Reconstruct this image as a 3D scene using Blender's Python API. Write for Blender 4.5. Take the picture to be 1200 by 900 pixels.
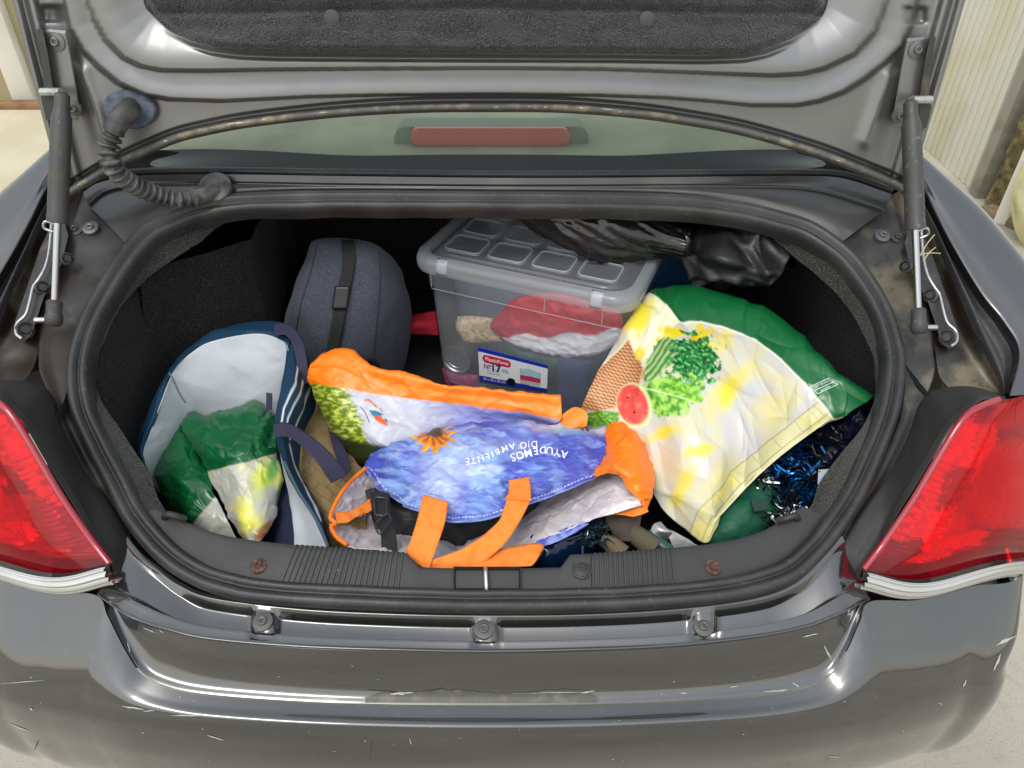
import bpy, bmesh, math, random
import numpy as np
from mathutils import Vector, Matrix
from mathutils.bvhtree import BVHTree
R_ = math.radians
random.seed(7); rng = np.random.default_rng(7)
for o in list(bpy.data.objects): bpy.data.objects.remove(o)
scene = bpy.context.scene
COL = scene.collection

# ------------------------------------------------------------------ camera
PITCH, YAW, ROLL = R_(37), R_(2.0), R_(0.5)
CAM = np.array([0.0, 0.0, 1.5]); FPX = 1200 * 26 / 36
fw = np.array([math.sin(YAW) * math.cos(PITCH), math.cos(YAW) * math.cos(PITCH), -math.sin(PITCH)])
r0 = np.array([math.cos(YAW), -math.sin(YAW), 0.0]); u0 = np.cross(r0, fw)
RI = r0 * math.cos(ROLL) + u0 * math.sin(ROLL); UP = -r0 * math.sin(ROLL) + u0 * math.cos(ROLL)
cam = bpy.data.objects.new('camera', bpy.data.cameras.new('camera')); COL.objects.link(cam)
cam.data.lens = 26; cam.data.sensor_width = 36; cam.data.clip_start = 0.02; cam.data.clip_end = 500
M = Matrix.Identity(4)
for i in range(3):
    M[i][0] = RI[i]; M[i][1] = UP[i]; M[i][2] = -fw[i]; M[i][3] = CAM[i]
cam.matrix_world = M
scene.camera = cam

# ------------------------------------------------------------------ sky, sun, exposure
SUN_EL, SUN_AZ = 60, 205          # degrees; azimuth clockwise from +Y, so the sun stands behind and left of the camera
world = bpy.data.worlds.new('World'); scene.world = world; world.use_nodes = True
wn = world.node_tree.nodes; wl = world.node_tree.links
bg = wn['Background']
sky = wn.new('ShaderNodeTexSky'); sky.sky_type = 'NISHITA'; sky.sun_disc = False
sky.sun_elevation = R_(SUN_EL); sky.sun_rotation = R_(SUN_AZ)
sky.air_density = 2.5; sky.dust_density = 2.0; sky.ozone_density = 1.0
hs = wn.new('ShaderNodeHueSaturation'); hs.inputs['Saturation'].default_value = 0.38
wl.new(sky.outputs['Color'], hs.inputs['Color']); wl.new(hs.outputs['Color'], bg.inputs['Color'])
bg.inputs['Strength'].default_value = 0.15
sun = bpy.data.objects.new('sun', bpy.data.lights.new('sun', 'SUN')); COL.objects.link(sun)
sun.data.energy = 0.6; sun.data.angle = R_(16); sun.data.color = (1.0, 0.98, 0.94)
sd = Vector((math.sin(R_(SUN_AZ)) * math.cos(R_(SUN_EL)), math.cos(R_(SUN_AZ)) * math.cos(R_(SUN_EL)), math.sin(R_(SUN_EL))))
sun.rotation_euler = sd.to_track_quat('Z', 'Y').to_euler(); sun.location = (0, -3, 6)
scene.view_settings.view_transform = 'Standard'; scene.view_settings.look = 'None'
scene.view_settings.exposure = 0.68; scene.view_settings.gamma = 1.0
scene.view_settings.use_curve_mapping = False

# ------------------------------------------------------------------ helpers: points
def A(*p): return np.array(p, float)
def rays(px, py):
    px = np.asarray(px, float); py = np.asarray(py, float)
    return fw + RI * ((px - 600) / FPX)[..., None] + UP * ((450 - py) / FPX)[..., None]
def onZ(px, py, z):
    d = rays(px, py); return CAM + d * ((np.asarray(z, float) - CAM[2]) / d[..., 2])[..., None]
def onY(px, py, Y):
    d = rays(px, py); return CAM + d * (np.asarray(Y, float) / d[..., 1])[..., None]
def onPl(px, py, p0, n):
    d = rays(px, py); t = (np.asarray(p0) - CAM) @ n / (d @ n); return CAM + d * t[..., None]
RIM_P = A(0, 0.598, 0.72); RIM_N = A(0, -0.503, 1.0) / math.hypot(0.503, 1)
LID_P = A(0, 1.10, 1.06); LID_N = A(0, -1.0, 0.15) / math.hypot(1, .15)
def rim(px, py, off=0.0):
    return onPl(px, py, RIM_P + RIM_N * off, RIM_N)
def lid(px, py, off=0.0):
    d = rays(px, py); t = (((LID_P - CAM) @ LID_N) + np.asarray(off, float)) / (d @ LID_N); return CAM + d * t[..., None]
def rimL(pts, off=0.0):
    p = np.array(pts, float); return rim(p[:, 0], p[:, 1], off)
def zL(pts):
    p = np.array(pts, float); return onZ(p[:, 0], p[:, 1], p[:, 2])
def yL(pts):
    p = np.array(pts, float); return onY(p[:, 0], p[:, 1], p[:, 2])

def cr(P, t):
    """Catmull-Rom along axis 0 of P, at parameters t in 0..1 (uniform in index)."""
    P = np.asarray(P, float); n = len(P)
    if n == 2: return P[0] + (P[1] - P[0]) * np.reshape(t, (-1,) + (1,) * (P.ndim - 1))
    Q = np.concatenate([[2 * P[0] - P[1]], P, [2 * P[-1] - P[-2]]])
    x = np.clip(np.asarray(t, float), 0, 1) * (n - 1); i = np.minimum(x.astype(int), n - 2); f = x - i
    f = np.reshape(f, (-1,) + (1,) * (P.ndim - 1))
    a, b, c, d = Q[i], Q[i + 1], Q[i + 2], Q[i + 3]
    return 0.5 * (2 * b + (c - a) * f + (2 * a - 5 * b + 4 * c - d) * f ** 2 + (3 * b - a - 3 * c + d) * f ** 3)
def curve(P, n, closed=False):
    """points resampled by arc length along a Catmull-Rom curve through P."""
    P = np.asarray(P, float)
    if closed: P = np.concatenate([P[-2:], P, P[:3]])
    k = 24 * len(P); t = np.linspace(0, 1, k)
    if closed: t = np.linspace(2 / (len(P) - 1), (len(P) - 3) / (len(P) - 1), k)
    D = cr(P, t); s = np.r_[0, np.cumsum(np.linalg.norm(np.diff(D, axis=0), axis=1))]
    q = np.linspace(0, s[-1], n + 1)[:-1] if closed else np.linspace(0, s[-1], n)
    return np.stack([np.interp(q, s, D[:, k_]) for k_ in range(P.shape[1])], -1)
def poly(P, n):
    """resample a straight polyline by arc length"""
    P = np.asarray(P, float); s = np.r_[0, np.cumsum(np.linalg.norm(np.diff(P, axis=0), axis=1))]
    q = np.linspace(0, s[-1], n); return np.stack([np.interp(q, s, P[:, k]) for k in range(P.shape[1])], -1)
def grid(G, nu, nv):
    """bicubic surface through a control grid G[rows][cols][k] -> array nu x nv x k"""
    G = np.asarray(G, float); T = cr(G, np.linspace(0, 1, nu)); T = np.swapaxes(T, 0, 1)
    return np.swapaxes(cr(T, np.linspace(0, 1, nv)), 0, 1)
def smooth(a, b, x):
    t = np.clip((x - a) / (b - a), 0, 1); return t * t * (3 - 2 * t)

# ------------------------------------------------------------------ helpers: noise
_perm = np.r_[rng.permutation(256), rng.permutation(256)]
_perm = np.r_[_perm[:256], _perm[:256]]
_grad = rng.normal(size=(256, 3)); _grad /= np.linalg.norm(_grad, axis=1)[:, None]
def perlin(p):
    p = np.asarray(p, float); i = np.floor(p).astype(int); f = p - i; i &= 255
    u = f * f * f * (f * (f * 6 - 15) + 10); out = 0
    for dx in (0, 1):
        for dy in (0, 1):
            for dz in (0, 1):
                h = _perm[_perm[_perm[(i[..., 0] + dx) & 255] + ((i[..., 1] + dy) & 255)] + ((i[..., 2] + dz) & 255)]
                g = _grad[h]; dd = f - np.array([dx, dy, dz])
                w = (u[..., 0] if dx else 1 - u[..., 0]) * (u[..., 1] if dy else 1 - u[..., 1]) * (u[..., 2] if dz else 1 - u[..., 2])
                out = out + w * (g * dd).sum(-1)
    return out * 1.5
def fbm(p, o=3):
    return sum(perlin(p * 2 ** k + 17.3 * k) / 2 ** k for k in range(o))
def ridge(p, o=3):
    """sharp creases, 0..1"""
    return sum((1 - np.abs(perlin(p * 1.9 ** k + 9.1 * k) * 1.4)) ** 2 / 1.9 ** k for k in range(o)) / 1.8
def creases(px, py, n, seed, amp, w, ln, ang=None, spread=90):
    """sum of sharp straight-ish fold lines in the sheet's own pattern space"""
    r = np.random.default_rng(seed); h = np.zeros(px.shape)
    for _ in range(n):
        cx, cy = r.uniform(px.min(), px.max()), r.uniform(py.min(), py.max()); t = R_((ang if ang is not None else 0) + r.uniform(-spread, spread))
        L = r.uniform(*ln); ww = r.uniform(*w); dx, dy = px - cx, py - cy; s = dx * math.cos(t) + dy * math.sin(t)
        d = -dx * math.sin(t) + dy * math.cos(t) + r.normal() * .12 * s * s / L; g = np.clip(1 - (s / L) ** 2, 0, 1) ** 1.5
        side = np.where(d > 0, 1.0, r.uniform(.3, 1.0)); h += r.choice([-1, 1], p=[.35, .65]) * r.uniform(.35, 1) * amp * np.exp(-np.abs(d) * side / ww) * g
    return h
def cells(p, n, seed):
    r = np.random.default_rng(seed); c = r.uniform(p.reshape(-1, 3).min(0), p.reshape(-1, 3).max(0), (n, 3)); v = r.choice([.16, .45, .7, .9, 1.0], n)
    return v[np.argmin(np.linalg.norm(p[..., None, :] - c, axis=-1), -1)]
def facet(p, n=70, seed=1):
    """crumpled foil: max of many planes inside cells -> flat facets with sharp creases"""
    r = np.random.default_rng(seed); lo = p.reshape(-1, 3).min(0); hi = p.reshape(-1, 3).max(0)
    c = r.uniform(lo, hi, (n, 3)); best = np.full(p.shape[:-1], 1e9); second = best.copy()
    for q in c:
        d = np.linalg.norm(p - q, axis=-1); m = d < best
        second = np.where(m, best, np.minimum(second, d)); best = np.where(m, d, best)
    return second - best

# ------------------------------------------------------------------ helpers: materials
def C(h):
    h = h.lstrip('#'); v = [int(h[i:i + 2], 16) / 255 for i in (0, 2, 4)]
    return np.array([x / 12.92 if x <= .04045 else ((x + .055) / 1.055) ** 2.4 for x in v])
def mat(name, col=(.5, .5, .5), rough=.5, metal=0.0, coat=0.0, coat_r=.05, spec=.5, var=None, bump=None, attr=False,
        sheen=0.0, trans=0.0, alpha=None, rvar=0.0, sss=0.0):
    """var: list of (scale, lo, hi, colour, detail) noise layers; bump: list of (scale, strength, dist, kind)"""
    m = bpy.data.materials.new(name); m.use_nodes = True
    N = m.node_tree.nodes; L = m.node_tree.links; b = N['Principled BSDF']
    b.inputs['Roughness'].default_value = rough; b.inputs['Metallic'].default_value = metal
    b.inputs['Coat Weight'].default_value = coat; b.inputs['Coat Roughness'].default_value = coat_r
    b.inputs['Specular IOR Level'].default_value = spec; b.inputs['Sheen Weight'].default_value = sheen
    b.inputs['Transmission Weight'].default_value = trans
    tc = N.new('ShaderNodeTexCoord')
    if attr:
        a = N.new('ShaderNodeAttribute'); a.attribute_name = 'Col'; src = a.outputs['Color']
    else:
        c = N.new('ShaderNodeRGB'); c.outputs[0].default_value = (*[float(x) for x in col], 1); src = c.outputs[0]
    for k, (sc, lo, hi, cc, det) in enumerate(var or []):
        n = N.new('ShaderNodeTexNoise'); n.inputs['Scale'].default_value = sc; n.inputs['Detail'].default_value = det
        n.noise_dimensions = '4D'; n.inputs['W'].default_value = 3.7 * k
        L.new(tc.outputs['Object'], n.inputs['Vector'])
        mr = N.new('ShaderNodeMapRange'); mr.inputs[1].default_value = lo; mr.inputs[2].default_value = hi
        L.new(n.outputs['Fac'], mr.inputs[0])
        mx = N.new('ShaderNodeMix'); mx.data_type = 'RGBA'
        L.new(mr.outputs[0], mx.inputs['Factor']); L.new(src, mx.inputs[6]); mx.inputs[7].default_value = (*[float(x) for x in cc], 1)
        src = mx.outputs[2]
    L.new(src, b.inputs['Base Color'])
    if rvar:
        n = N.new('ShaderNodeTexNoise'); n.inputs['Scale'].default_value = 9; n.inputs['Detail'].default_value = 6
        L.new(tc.outputs['Object'], n.inputs['Vector'])
        mr = N.new('ShaderNodeMapRange'); mr.inputs[1].default_value = .35; mr.inputs[2].default_value = .7
        mr.inputs[3].default_value = rough; mr.inputs[4].default_value = min(1, rough + rvar)
        L.new(n.outputs['Fac'], mr.inputs[0]); L.new(mr.outputs[0], b.inputs['Roughness'])
    prev = None
    for (sc, st, dist, kind) in (bump or []):
        if kind == 'voronoi':
            n = N.new('ShaderNodeTexVoronoi'); n.feature = 'DISTANCE_TO_EDGE'; out = n.outputs['Distance']
        elif kind == 'weave':
            n = N.new('ShaderNodeTexWave'); n.bands_direction = 'DIAGONAL'; out = n.outputs['Fac']
        else:
            n = N.new('ShaderNodeTexNoise'); n.inputs['Detail'].default_value = 8; out = n.outputs['Fac']
            if kind == 'ridge': n.noise_type = 'RIDGED_MULTIFRACTAL'; n.inputs['Detail'].default_value = 3
        n.inputs['Scale'].default_value = sc
        L.new(tc.outputs['Object'], n.inputs['Vector'])
        bp = N.new('ShaderNodeBump'); bp.inputs['Strength'].default_value = st; bp.inputs['Distance'].default_value = dist
        L.new(out, bp.inputs['Height'])
        if prev: L.new(prev, bp.inputs['Normal'])
        prev = bp.outputs['Normal']
    if prev: L.new(prev, b.inputs['Normal'])
    if alpha is not None: b.inputs['Alpha'].default_value = alpha
    if sss:
        b.inputs['Subsurface Weight'].default_value = sss; b.inputs['Subsurface Radius'].default_value = (.01, .01, .01)
    return m
def glassy(name, tint, haze_col=None, haze=0.0, rough=.03, ior=1.45, bump=None, emis=None):
    """clear sheet: transparent tint under a fresnel gloss, with an optional milky diffuse share"""
    m = bpy.data.materials.new(name); m.use_nodes = True; N = m.node_tree.nodes; L = m.node_tree.links
    N.remove(N['Principled BSDF']); out = N['Material Output']
    t = N.new('ShaderNodeBsdfTransparent'); t.inputs[0].default_value = (*tint, 1)
    g = N.new('ShaderNodeBsdfGlossy'); g.inputs['Roughness'].default_value = rough
    lw = N.new('ShaderNodeLayerWeight'); lw.inputs['Blend'].default_value = .5; f0 = ((ior - 1) / (ior + 1)) ** 2
    pw = N.new('ShaderNodeMath'); pw.operation = 'POWER'; pw.inputs[1].default_value = 5; L.new(lw.outputs['Facing'], pw.inputs[0])
    fr = N.new('ShaderNodeMath'); fr.operation = 'MULTIPLY_ADD'; fr.inputs[1].default_value = 1 - f0; fr.inputs[2].default_value = f0; L.new(pw.outputs[0], fr.inputs[0])
    if bump:
        tc = N.new('ShaderNodeTexCoord'); n = N.new('ShaderNodeTexNoise'); n.inputs['Scale'].default_value = bump[0]
        L.new(tc.outputs['Object'], n.inputs['Vector']); bp = N.new('ShaderNodeBump'); bp.inputs['Strength'].default_value = bump[1]
        bp.inputs['Distance'].default_value = bump[2]; L.new(n.outputs['Fac'], bp.inputs['Height'])
        L.new(bp.outputs[0], g.inputs['Normal']); L.new(bp.outputs[0], lw.inputs['Normal'])
    s = t.outputs[0]
    if haze:
        d = N.new('ShaderNodeBsdfDiffuse'); d.inputs[0].default_value = (*haze_col, 1)
        tl = N.new('ShaderNodeBsdfTranslucent'); tl.inputs[0].default_value = (*haze_col, 1)
        dm = N.new('ShaderNodeMixShader'); dm.inputs[0].default_value = .5
        L.new(d.outputs[0], dm.inputs[1]); L.new(tl.outputs[0], dm.inputs[2])
        mx = N.new('ShaderNodeMixShader'); mx.inputs[0].default_value = haze
        L.new(s, mx.inputs[1]); L.new(dm.outputs[0], mx.inputs[2]); s = mx.outputs[0]
    m2 = N.new('ShaderNodeMixShader'); L.new(fr.outputs[0], m2.inputs[0]); L.new(s, m2.inputs[1]); L.new(g.outputs[0], m2.inputs[2])
    L.new(m2.outputs[0], out.inputs['Surface'])
    return m

# ------------------------------------------------------------------ helpers: objects
def tag(o, label=None, cat=None, group=None, kind=None):
    if label: o['label'] = label
    if cat: o['category'] = cat
    if group: o['group'] = group
    if kind: o['kind'] = kind
    return o
def empty(name, loc=(0, 0, 0), label=None, cat=None, group=None):
    o = bpy.data.objects.new(name, None); o.location = loc; o.empty_display_size = .05; COL.objects.link(o)
    bpy.context.view_layer.update()
    return tag(o, label, cat, group)
def mk(name, V, F, m, parent=None, smooth_=True, col=None, auto=None):
    me = bpy.data.meshes.new(name)
    me.from_pydata([tuple(map(float, v)) for v in V], [], [tuple(int(i) for i in f) for f in F])
    if col is not None:
        a = me.color_attributes.new('Col', 'FLOAT_COLOR', 'POINT')
        c = np.ones((len(V), 4), np.float32); c[:, :3] = col; a.data.foreach_set('color', c.ravel())
    me.polygons.foreach_set('use_smooth', [bool(smooth_)] * len(me.polygons))
    me.update()
    o = bpy.data.objects.new(name, me); COL.objects.link(o)
    if m: me.materials.append(m)
    if parent is not None:
        o.parent = parent
        o.matrix_parent_inverse = Matrix.Translation(-parent.location) if parent.type == 'EMPTY' else Matrix.Identity(4)
    if auto is not None:
        md = o.modifiers.new('edges', 'EDGE_SPLIT'); md.split_angle = R_(auto)
    return o
def gfaces(nu, nv, cu=False, cv=False, off=0):
    i = np.arange(nu if cu else nu - 1); j = np.arange(nv if cv else nv - 1)
    I, J = np.meshgrid(i, j, indexing='ij'); I2 = (I + 1) % nu; J2 = (J + 1) % nv
    return (np.stack([I * nv + J, I2 * nv + J, I2 * nv + J2, I * nv + J2], -1).reshape(-1, 4) + off)
def sheet(name, P, m, parent=None, thick=0.0, col=None, smooth_=True, flip=False, auto=None, cu=False, cv=False, offset=-1):
    nu, nv = P.shape[:2]; F = gfaces(nu, nv, cu, cv)
    n0 = np.cross(P[1:, :-1] - P[:-1, :-1], P[:-1, 1:] - P[:-1, :-1])      # let the front of the sheet face the viewer's side
    ref = (P[:-1, :-1] - P.reshape(-1, 3).mean(0)) if cv else (CAM - P[:-1, :-1])
    if ((n0 * ref).sum(-1)).sum() < 0: F = F[:, ::-1]
    o = mk(name, P.reshape(-1, 3), F, m, parent, smooth_, None if col is None else col.reshape(-1, 3), auto)
    if thick:
        s = o.modifiers.new('thickness', 'SOLIDIFY'); s.thickness = thick; s.offset = offset
    return o
def normals(P):
    du = np.gradient(P, axis=0); dv = np.gradient(P, axis=1); n = np.cross(du, dv)
    n /= np.linalg.norm(n, axis=-1)[..., None] + 1e-12
    toward = (CAM - P); s = np.sign((n * toward).sum(-1).mean()); return n * (s if s else 1)
def ring(path, radii, seg=10, flat=1.0, closed=False, up=None):
    P = np.asarray(path, float); n = len(P); T = np.gradient(P, axis=0) if not closed else (np.roll(P, -1, 0) - np.roll(P, 1, 0))
    T /= np.linalg.norm(T, axis=1)[:, None] + 1e-12
    N = np.zeros_like(P); ref = np.asarray(up if up is not None else (0, 0, 1.0)); 
    v = ref - T[0] * (ref @ T[0])
    if np.linalg.norm(v) < .1: v = A(1, 0, 0) - T[0] * T[0][0]
    for i in range(n):
        v = (ref - T[i] * (ref @ T[i])) if up is not None else v - T[i] * (v @ T[i])
        v = v / (np.linalg.norm(v) + 1e-9); N[i] = v
    B = np.cross(T, N); a = np.linspace(0, 2 * math.pi, seg, endpoint=False)
    r = np.broadcast_to(np.asarray(radii, float), (n,))
    return P[:, None] + r[:, None, None] * (N[:, None] * np.sin(a)[None, :, None] * flat + B[:, None] * np.cos(a)[None, :, None])
def tube(name, path, r, m, parent=None, seg=10, flat=1.0, closed=False, up=None, caps=True, smooth_=True):
    Q = ring(path, r, seg, flat, closed, up); n = len(Q); F = [tuple(f) for f in gfaces(n, seg, closed, True)]
    V = Q.reshape(-1, 3)
    if caps and not closed:
        F.append(tuple(range(seg))[::-1]); F.append(tuple(range((n - 1) * seg, n * seg)))
    return mk(name, V, F, m, parent, smooth_, auto=50)
def lathe(name, axis0, axis1, prof, m, parent=None, seg=20, auto=40):
    """prof: list of (t along axis in metres, radius)"""
    a0 = np.asarray(axis0, float); d = np.asarray(axis1, float) - a0; d /= np.linalg.norm(d)
    path = np.array([a0 + d * t for t, r in prof]); q = A(0, 0, 1) if abs(d[2]) < .9 else A(1, 0, 0)
    N = q - d * (q @ d); N /= np.linalg.norm(N); B = np.cross(d, N); an = np.linspace(0, 2 * math.pi, seg, endpoint=False)
    r = np.array([r for t, r in prof]); Q = path[:, None] + r[:, None, None] * (N * np.sin(an)[:, None] + B * np.cos(an)[:, None])[None]
    F = [tuple(f) for f in gfaces(len(prof), seg, False, True)]
    F.append(tuple(range(seg))[::-1]); F.append(tuple(range((len(prof) - 1) * seg, len(prof) * seg)))
    return mk(name, Q.reshape(-1, 3), F, m, parent, True, auto=auto)
def strap(name, path, width, m, parent, nrm=None, thick=.0016, nv=7, crown=0.0):
    """flat ribbon along path; nrm = list of side vectors or one side vector"""
    P = np.asarray(path, float); n = len(P); side = np.asarray(nrm, float)
    if side.ndim == 1: side = np.repeat(side[None], n, 0)
    side = side / np.linalg.norm(side, axis=1)[:, None]
    w = np.broadcast_to(np.asarray(width, float), (n,))
    s = np.linspace(-.5, .5, nv); Q = P[:, None] + side[:, None] * (w[:, None] * s[None])[..., None]
    if crown: Q = Q + normals(Q) * (crown * (1 - (2 * s) ** 2))[None, :, None]
    return sheet(name, Q, m, parent, thick=thick, offset=0)
def rbox(name, c, size, m, parent=None, bevel=.004, rot=None, seg=2):
    bm = bmesh.new(); bmesh.ops.create_cube(bm, size=1)
    for v in bm.verts: v.co = Vector((v.co.x * size[0], v.co.y * size[1], v.co.z * size[2]))
    if bevel: bmesh.ops.bevel(bm, geom=list(bm.edges), offset=bevel, segments=seg, profile=.5, affect='EDGES')
    V = np.array([v.co[:] for v in bm.verts]); bm.verts.index_update(); F = [[v.index for v in f.verts] for f in bm.faces]; bm.free()
    if rot is not None: V = V @ np.asarray(rot).T
    return mk(name, V + np.asarray(c), F, m, parent, True, auto=35)
def inpoly(px, py, P):
    P = np.asarray(P, float); r = np.zeros(np.shape(px), bool); x1, y1 = P[-1]
    for x2, y2 in P:
        c = ((y1 > py) != (y2 > py)) & (px < (x2 - x1) * (py - y1) / (y2 - y1 + 1e-12) + x1); r ^= c; x1, y1 = x2, y2
    return r
def pdist(px, py, P, closed=False):
    P = np.asarray(P, float); S = list(zip(P[:-1], P[1:])) + ([(P[-1], P[0])] if closed else []); d = np.full(np.shape(px), 1e9)
    for a, b in S:
        ab = b - a; t = np.clip(((px - a[0]) * ab[0] + (py - a[1]) * ab[1]) / (ab @ ab + 1e-9), 0, 1)
        d = np.minimum(d, np.hypot(px - a[0] - t * ab[0], py - a[1] - t * ab[1]))
    return d
def sdist(px, py, P):
    """signed distance to a closed polygon, inside positive"""
    return np.where(inpoly(px, py, P), 1, -1) * pdist(px, py, P, True)
def bvh(*objs):
    V = []; F = []
    for o in objs:
        n = len(V); mw = Matrix.Translation(o.location) if o.parent is None else Matrix.Identity(4)
        V += [tuple(v.co) for v in o.data.vertices]; F += [[i + n for i in p.vertices] for p in o.data.polygons]
    return BVHTree.FromPolygons(V, F)
def hit(tree, px, py):
    d = rays(px, py); h = tree.ray_cast(Vector(CAM), Vector(d).normalized())
    return (np.array(h[0]), np.array(h[1])) if h[0] is not None else (None, None)
def text_data(s, size=1.0, bold=0.0):
    cu = bpy.data.curves.new('t', 'FONT'); cu.body = s; cu.size = size; cu.align_x = 'CENTER'; cu.align_y = 'CENTER'; cu.offset = bold
    cu.resolution_u = 3
    ob = bpy.data.objects.new('t', cu); COL.objects.link(ob); bpy.context.view_layer.update()
    dg = bpy.context.evaluated_depsgraph_get(); me = ob.evaluated_get(dg).to_mesh()
    V = np.array([v.co[:] for v in me.vertices]).reshape(-1, 3); F = [list(p.vertices) for p in me.polygons]
    ob.evaluated_get(dg).to_mesh_clear(); bpy.data.objects.remove(ob); bpy.data.curves.remove(cu)
    return V, F
def subtri(V, F, maxlen):
    bm = bmesh.new(); vs = [bm.verts.new(v) for v in V]
    for f in F:
        try: bm.faces.new([vs[i] for i in f])
        except ValueError: pass
    for _ in range(4):
        e = [x for x in bm.edges if x.calc_length() > maxlen]
        if not e: break
        bmesh.ops.subdivide_edges(bm, edges=e, cuts=1); bmesh.ops.triangulate(bm, faces=bm.faces)
    bm.verts.index_update(); V2 = np.array([v.co[:] for v in bm.verts]); F2 = [[v.index for v in f.verts] for f in bm.faces]; bm.free()
    return V2, F2
def decal(name, tree, pts, m, parent, lift=.0006, n=None):
    """a thin flake that follows the surface under a traced outline"""
    H = [hit(tree, x, y) for x, y in pts]; H = [(p, q) for p, q in H if p is not None]
    if len(H) < 3: return None
    V = [p + (q if (q @ (CAM - p)) > 0 else -q) * lift for p, q in H]
    return mk(name, V, [list(range(len(V)))], m, parent, False)

# ================================================================== materials of the car and the yard
DUST = C('#8f8672'); MUD = C('#4a3a2a')
PAINT = mat('grey_metallic_paint', (.054, .054, .054), .21, .85, 1.0, .02, var=[(2600, .45, .75, (.085, .086, .087), 1), (4, .5, .8, (.078, .076, .070), 7), (45, .62, .8, (.10, .097, .088), 5)], rvar=.08,
            bump=[(900, .04, .0004, 'noise')])
PAINT_IN = mat('grey_inner_paint', (.19, .191, .192), .33, .75, .25, .15, var=[(2600, .45, .75, (.22, .22, .22), 1), (7, .55, .8, (.20, .198, .19), 6)], rvar=.14,
               bump=[(700, .05, .0004, 'noise')])
PAINT_DECK = mat('grey_deck_paint', (.075, .075, .072), .32, .6, .5, .08, var=[(9, .55, .75, (.12, .115, .10), 6)], rvar=.2)
PAINT_DIRT = mat('dusty_gutter_paint', (.045, .044, .042), .42, .4, .15, .2,
                 var=[(5, .535, .59, C('#736b59'), 8), (8, .46, .55, C('#2c231a'), 9), (60, .55, .8, C('#2a251f'), 4)], rvar=.3, bump=[(120, .25, .001, 'noise')])
PAINT.node_tree.nodes['Principled BSDF'].inputs['Coat IOR'].default_value = 1.8
RUBBER = mat('black_rubber', (.020, .020, .021), .40, var=[(12, .45, .75, (.045, .044, .042), 6), (160, .6, .8, (.085, .082, .075), 3)], rvar=.18, bump=[(260, .1, .0006, 'noise')])
PLASTIC = mat('black_trim_plastic', (.021, .021, .021), .50, var=[(8, .45, .8, (.032, .031, .029), 6), (220, .68, .8, (.15, .145, .13), 3)], rvar=.15, bump=[(500, .25, .0006, 'noise')])
CARPET = mat('black_boot_carpet', (.015, .015, .015), .95, spec=.1, sheen=.05, var=[(350, .5, .72, (.055, .054, .05), 3)], bump=[(500, .8, .003, 'noise')])
CARPET2 = mat('charcoal_edge_carpet', (.024, .023, .022), .95, spec=.1, sheen=.2, var=[(420, .5, .7, (.09, .085, .075), 3)], bump=[(420, .9, .004, 'noise')])
FELT = mat("charcoal_felt", (.020, .020, .021), .95, spec=.1, sheen=.3, var=[(520, .48, .74, (.10, .10, .10), 5), (40, .45, .7, (.04, .04, .04), 3)], bump=[(330, .9, .004, "noise")])
STEEL = mat('zinc_steel', (.55, .55, .54), .32, 1.0, var=[(60, .5, .8, (.3, .28, .25), 5)], rvar=.15)
DARKSTEEL = mat('dark_coated_steel', (.05, .05, .048), .4, .5, var=[(40, .5, .75, (.12, .10, .08), 5)], rvar=.2)
STRUT = mat('worn_black_strut', (.05, .05, .05), .42, .2, var=[(30, .55, .8, C('#4f4538'), 6), (120, .60, .75, (.15, .15, .15), 4)], rvar=.2)
CHROME = mat('polished_rod', (.42, .43, .44), .18, 1.0)
RUST = mat('rusty_steel', C('#45342a'), .8, .2, var=[(200, .45, .65, C('#6e5142'), 4), (60, .5, .7, C('#3a241a'), 3)], bump=[(300, .6, .001, 'noise')])
BOOTR = mat('grey_dusty_rubber', (.04, .04, .041), .5, var=[(40, .45, .7, (.15, .148, .14), 6)], rvar=.2)
GROM = mat('slate_grommet', C('#3f4757'), .7, var=[(80, .45, .7, C('#646c7a'), 6)], bump=[(150, .5, .001, 'noise')])
CREAMCHIP = mat('exposed_cream_chip', C('#d8cbb0'), .7)
WHITECHIP = mat('pale_scrape', C('#a3a39d'), .6)
FRIT = mat('black_window_surround', (.010, .011, .010), .7, spec=.2)
GLASS = glassy('rear_glass', (.68, .73, .65), rough=.02, ior=1.5)
SEATM = mat('pale_seat_cloth', C('#bcbca8'), .9, var=[(6, .4, .7, C('#98988a'), 4)])
REDLENS = glassy('red_lens', (.92, .008, .028), haze_col=(.80, .004, .03), haze=.26, rough=.03, ior=1.5)
REDIN = mat('red_lamp_reflector', attr=True, rough=.2, metal=.7)
REDRIM = mat('dark_red_lens_edge', (.30, .004, .018), .12, coat=1)
SILVERRIB = mat('silver_ribs', (.55, .55, .54), .25, .7)
CLEARLENS = glassy('clear_lens', (.93, .94, .93), haze_col=(.80, .80, .78), haze=.09, rough=.05, ior=1.55)
BRAKEM = mat('red_brake_lens', (.95, .24, .19), .3, coat=1)

# ================================================================== setting: ground, walls
GROUND = mat('worn_concrete', C('#a09a8c'), .9, var=[(1.3, .4, .7, C('#b8b2a4'), 8), (30, .55, .85, C('#8f887a'), 8), (240, .55, .8, C('#6d6555'), 3)], bump=[(60, .4, .004, 'noise'), (400, .4, .002, 'noise')])
v = [(-60, -60, 0), (60, -60, 0), (60, 60, 0), (-60, 60, 0)]
ground = tag(mk('ground', v, [(0, 1, 2, 3)], GROUND, None, False), kind='structure')

# ================================================================== the car
car = empty('car', (0, 1.0, 0), 'dark grey metallic saloon car seen from behind with its boot lid open', 'car')
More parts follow.
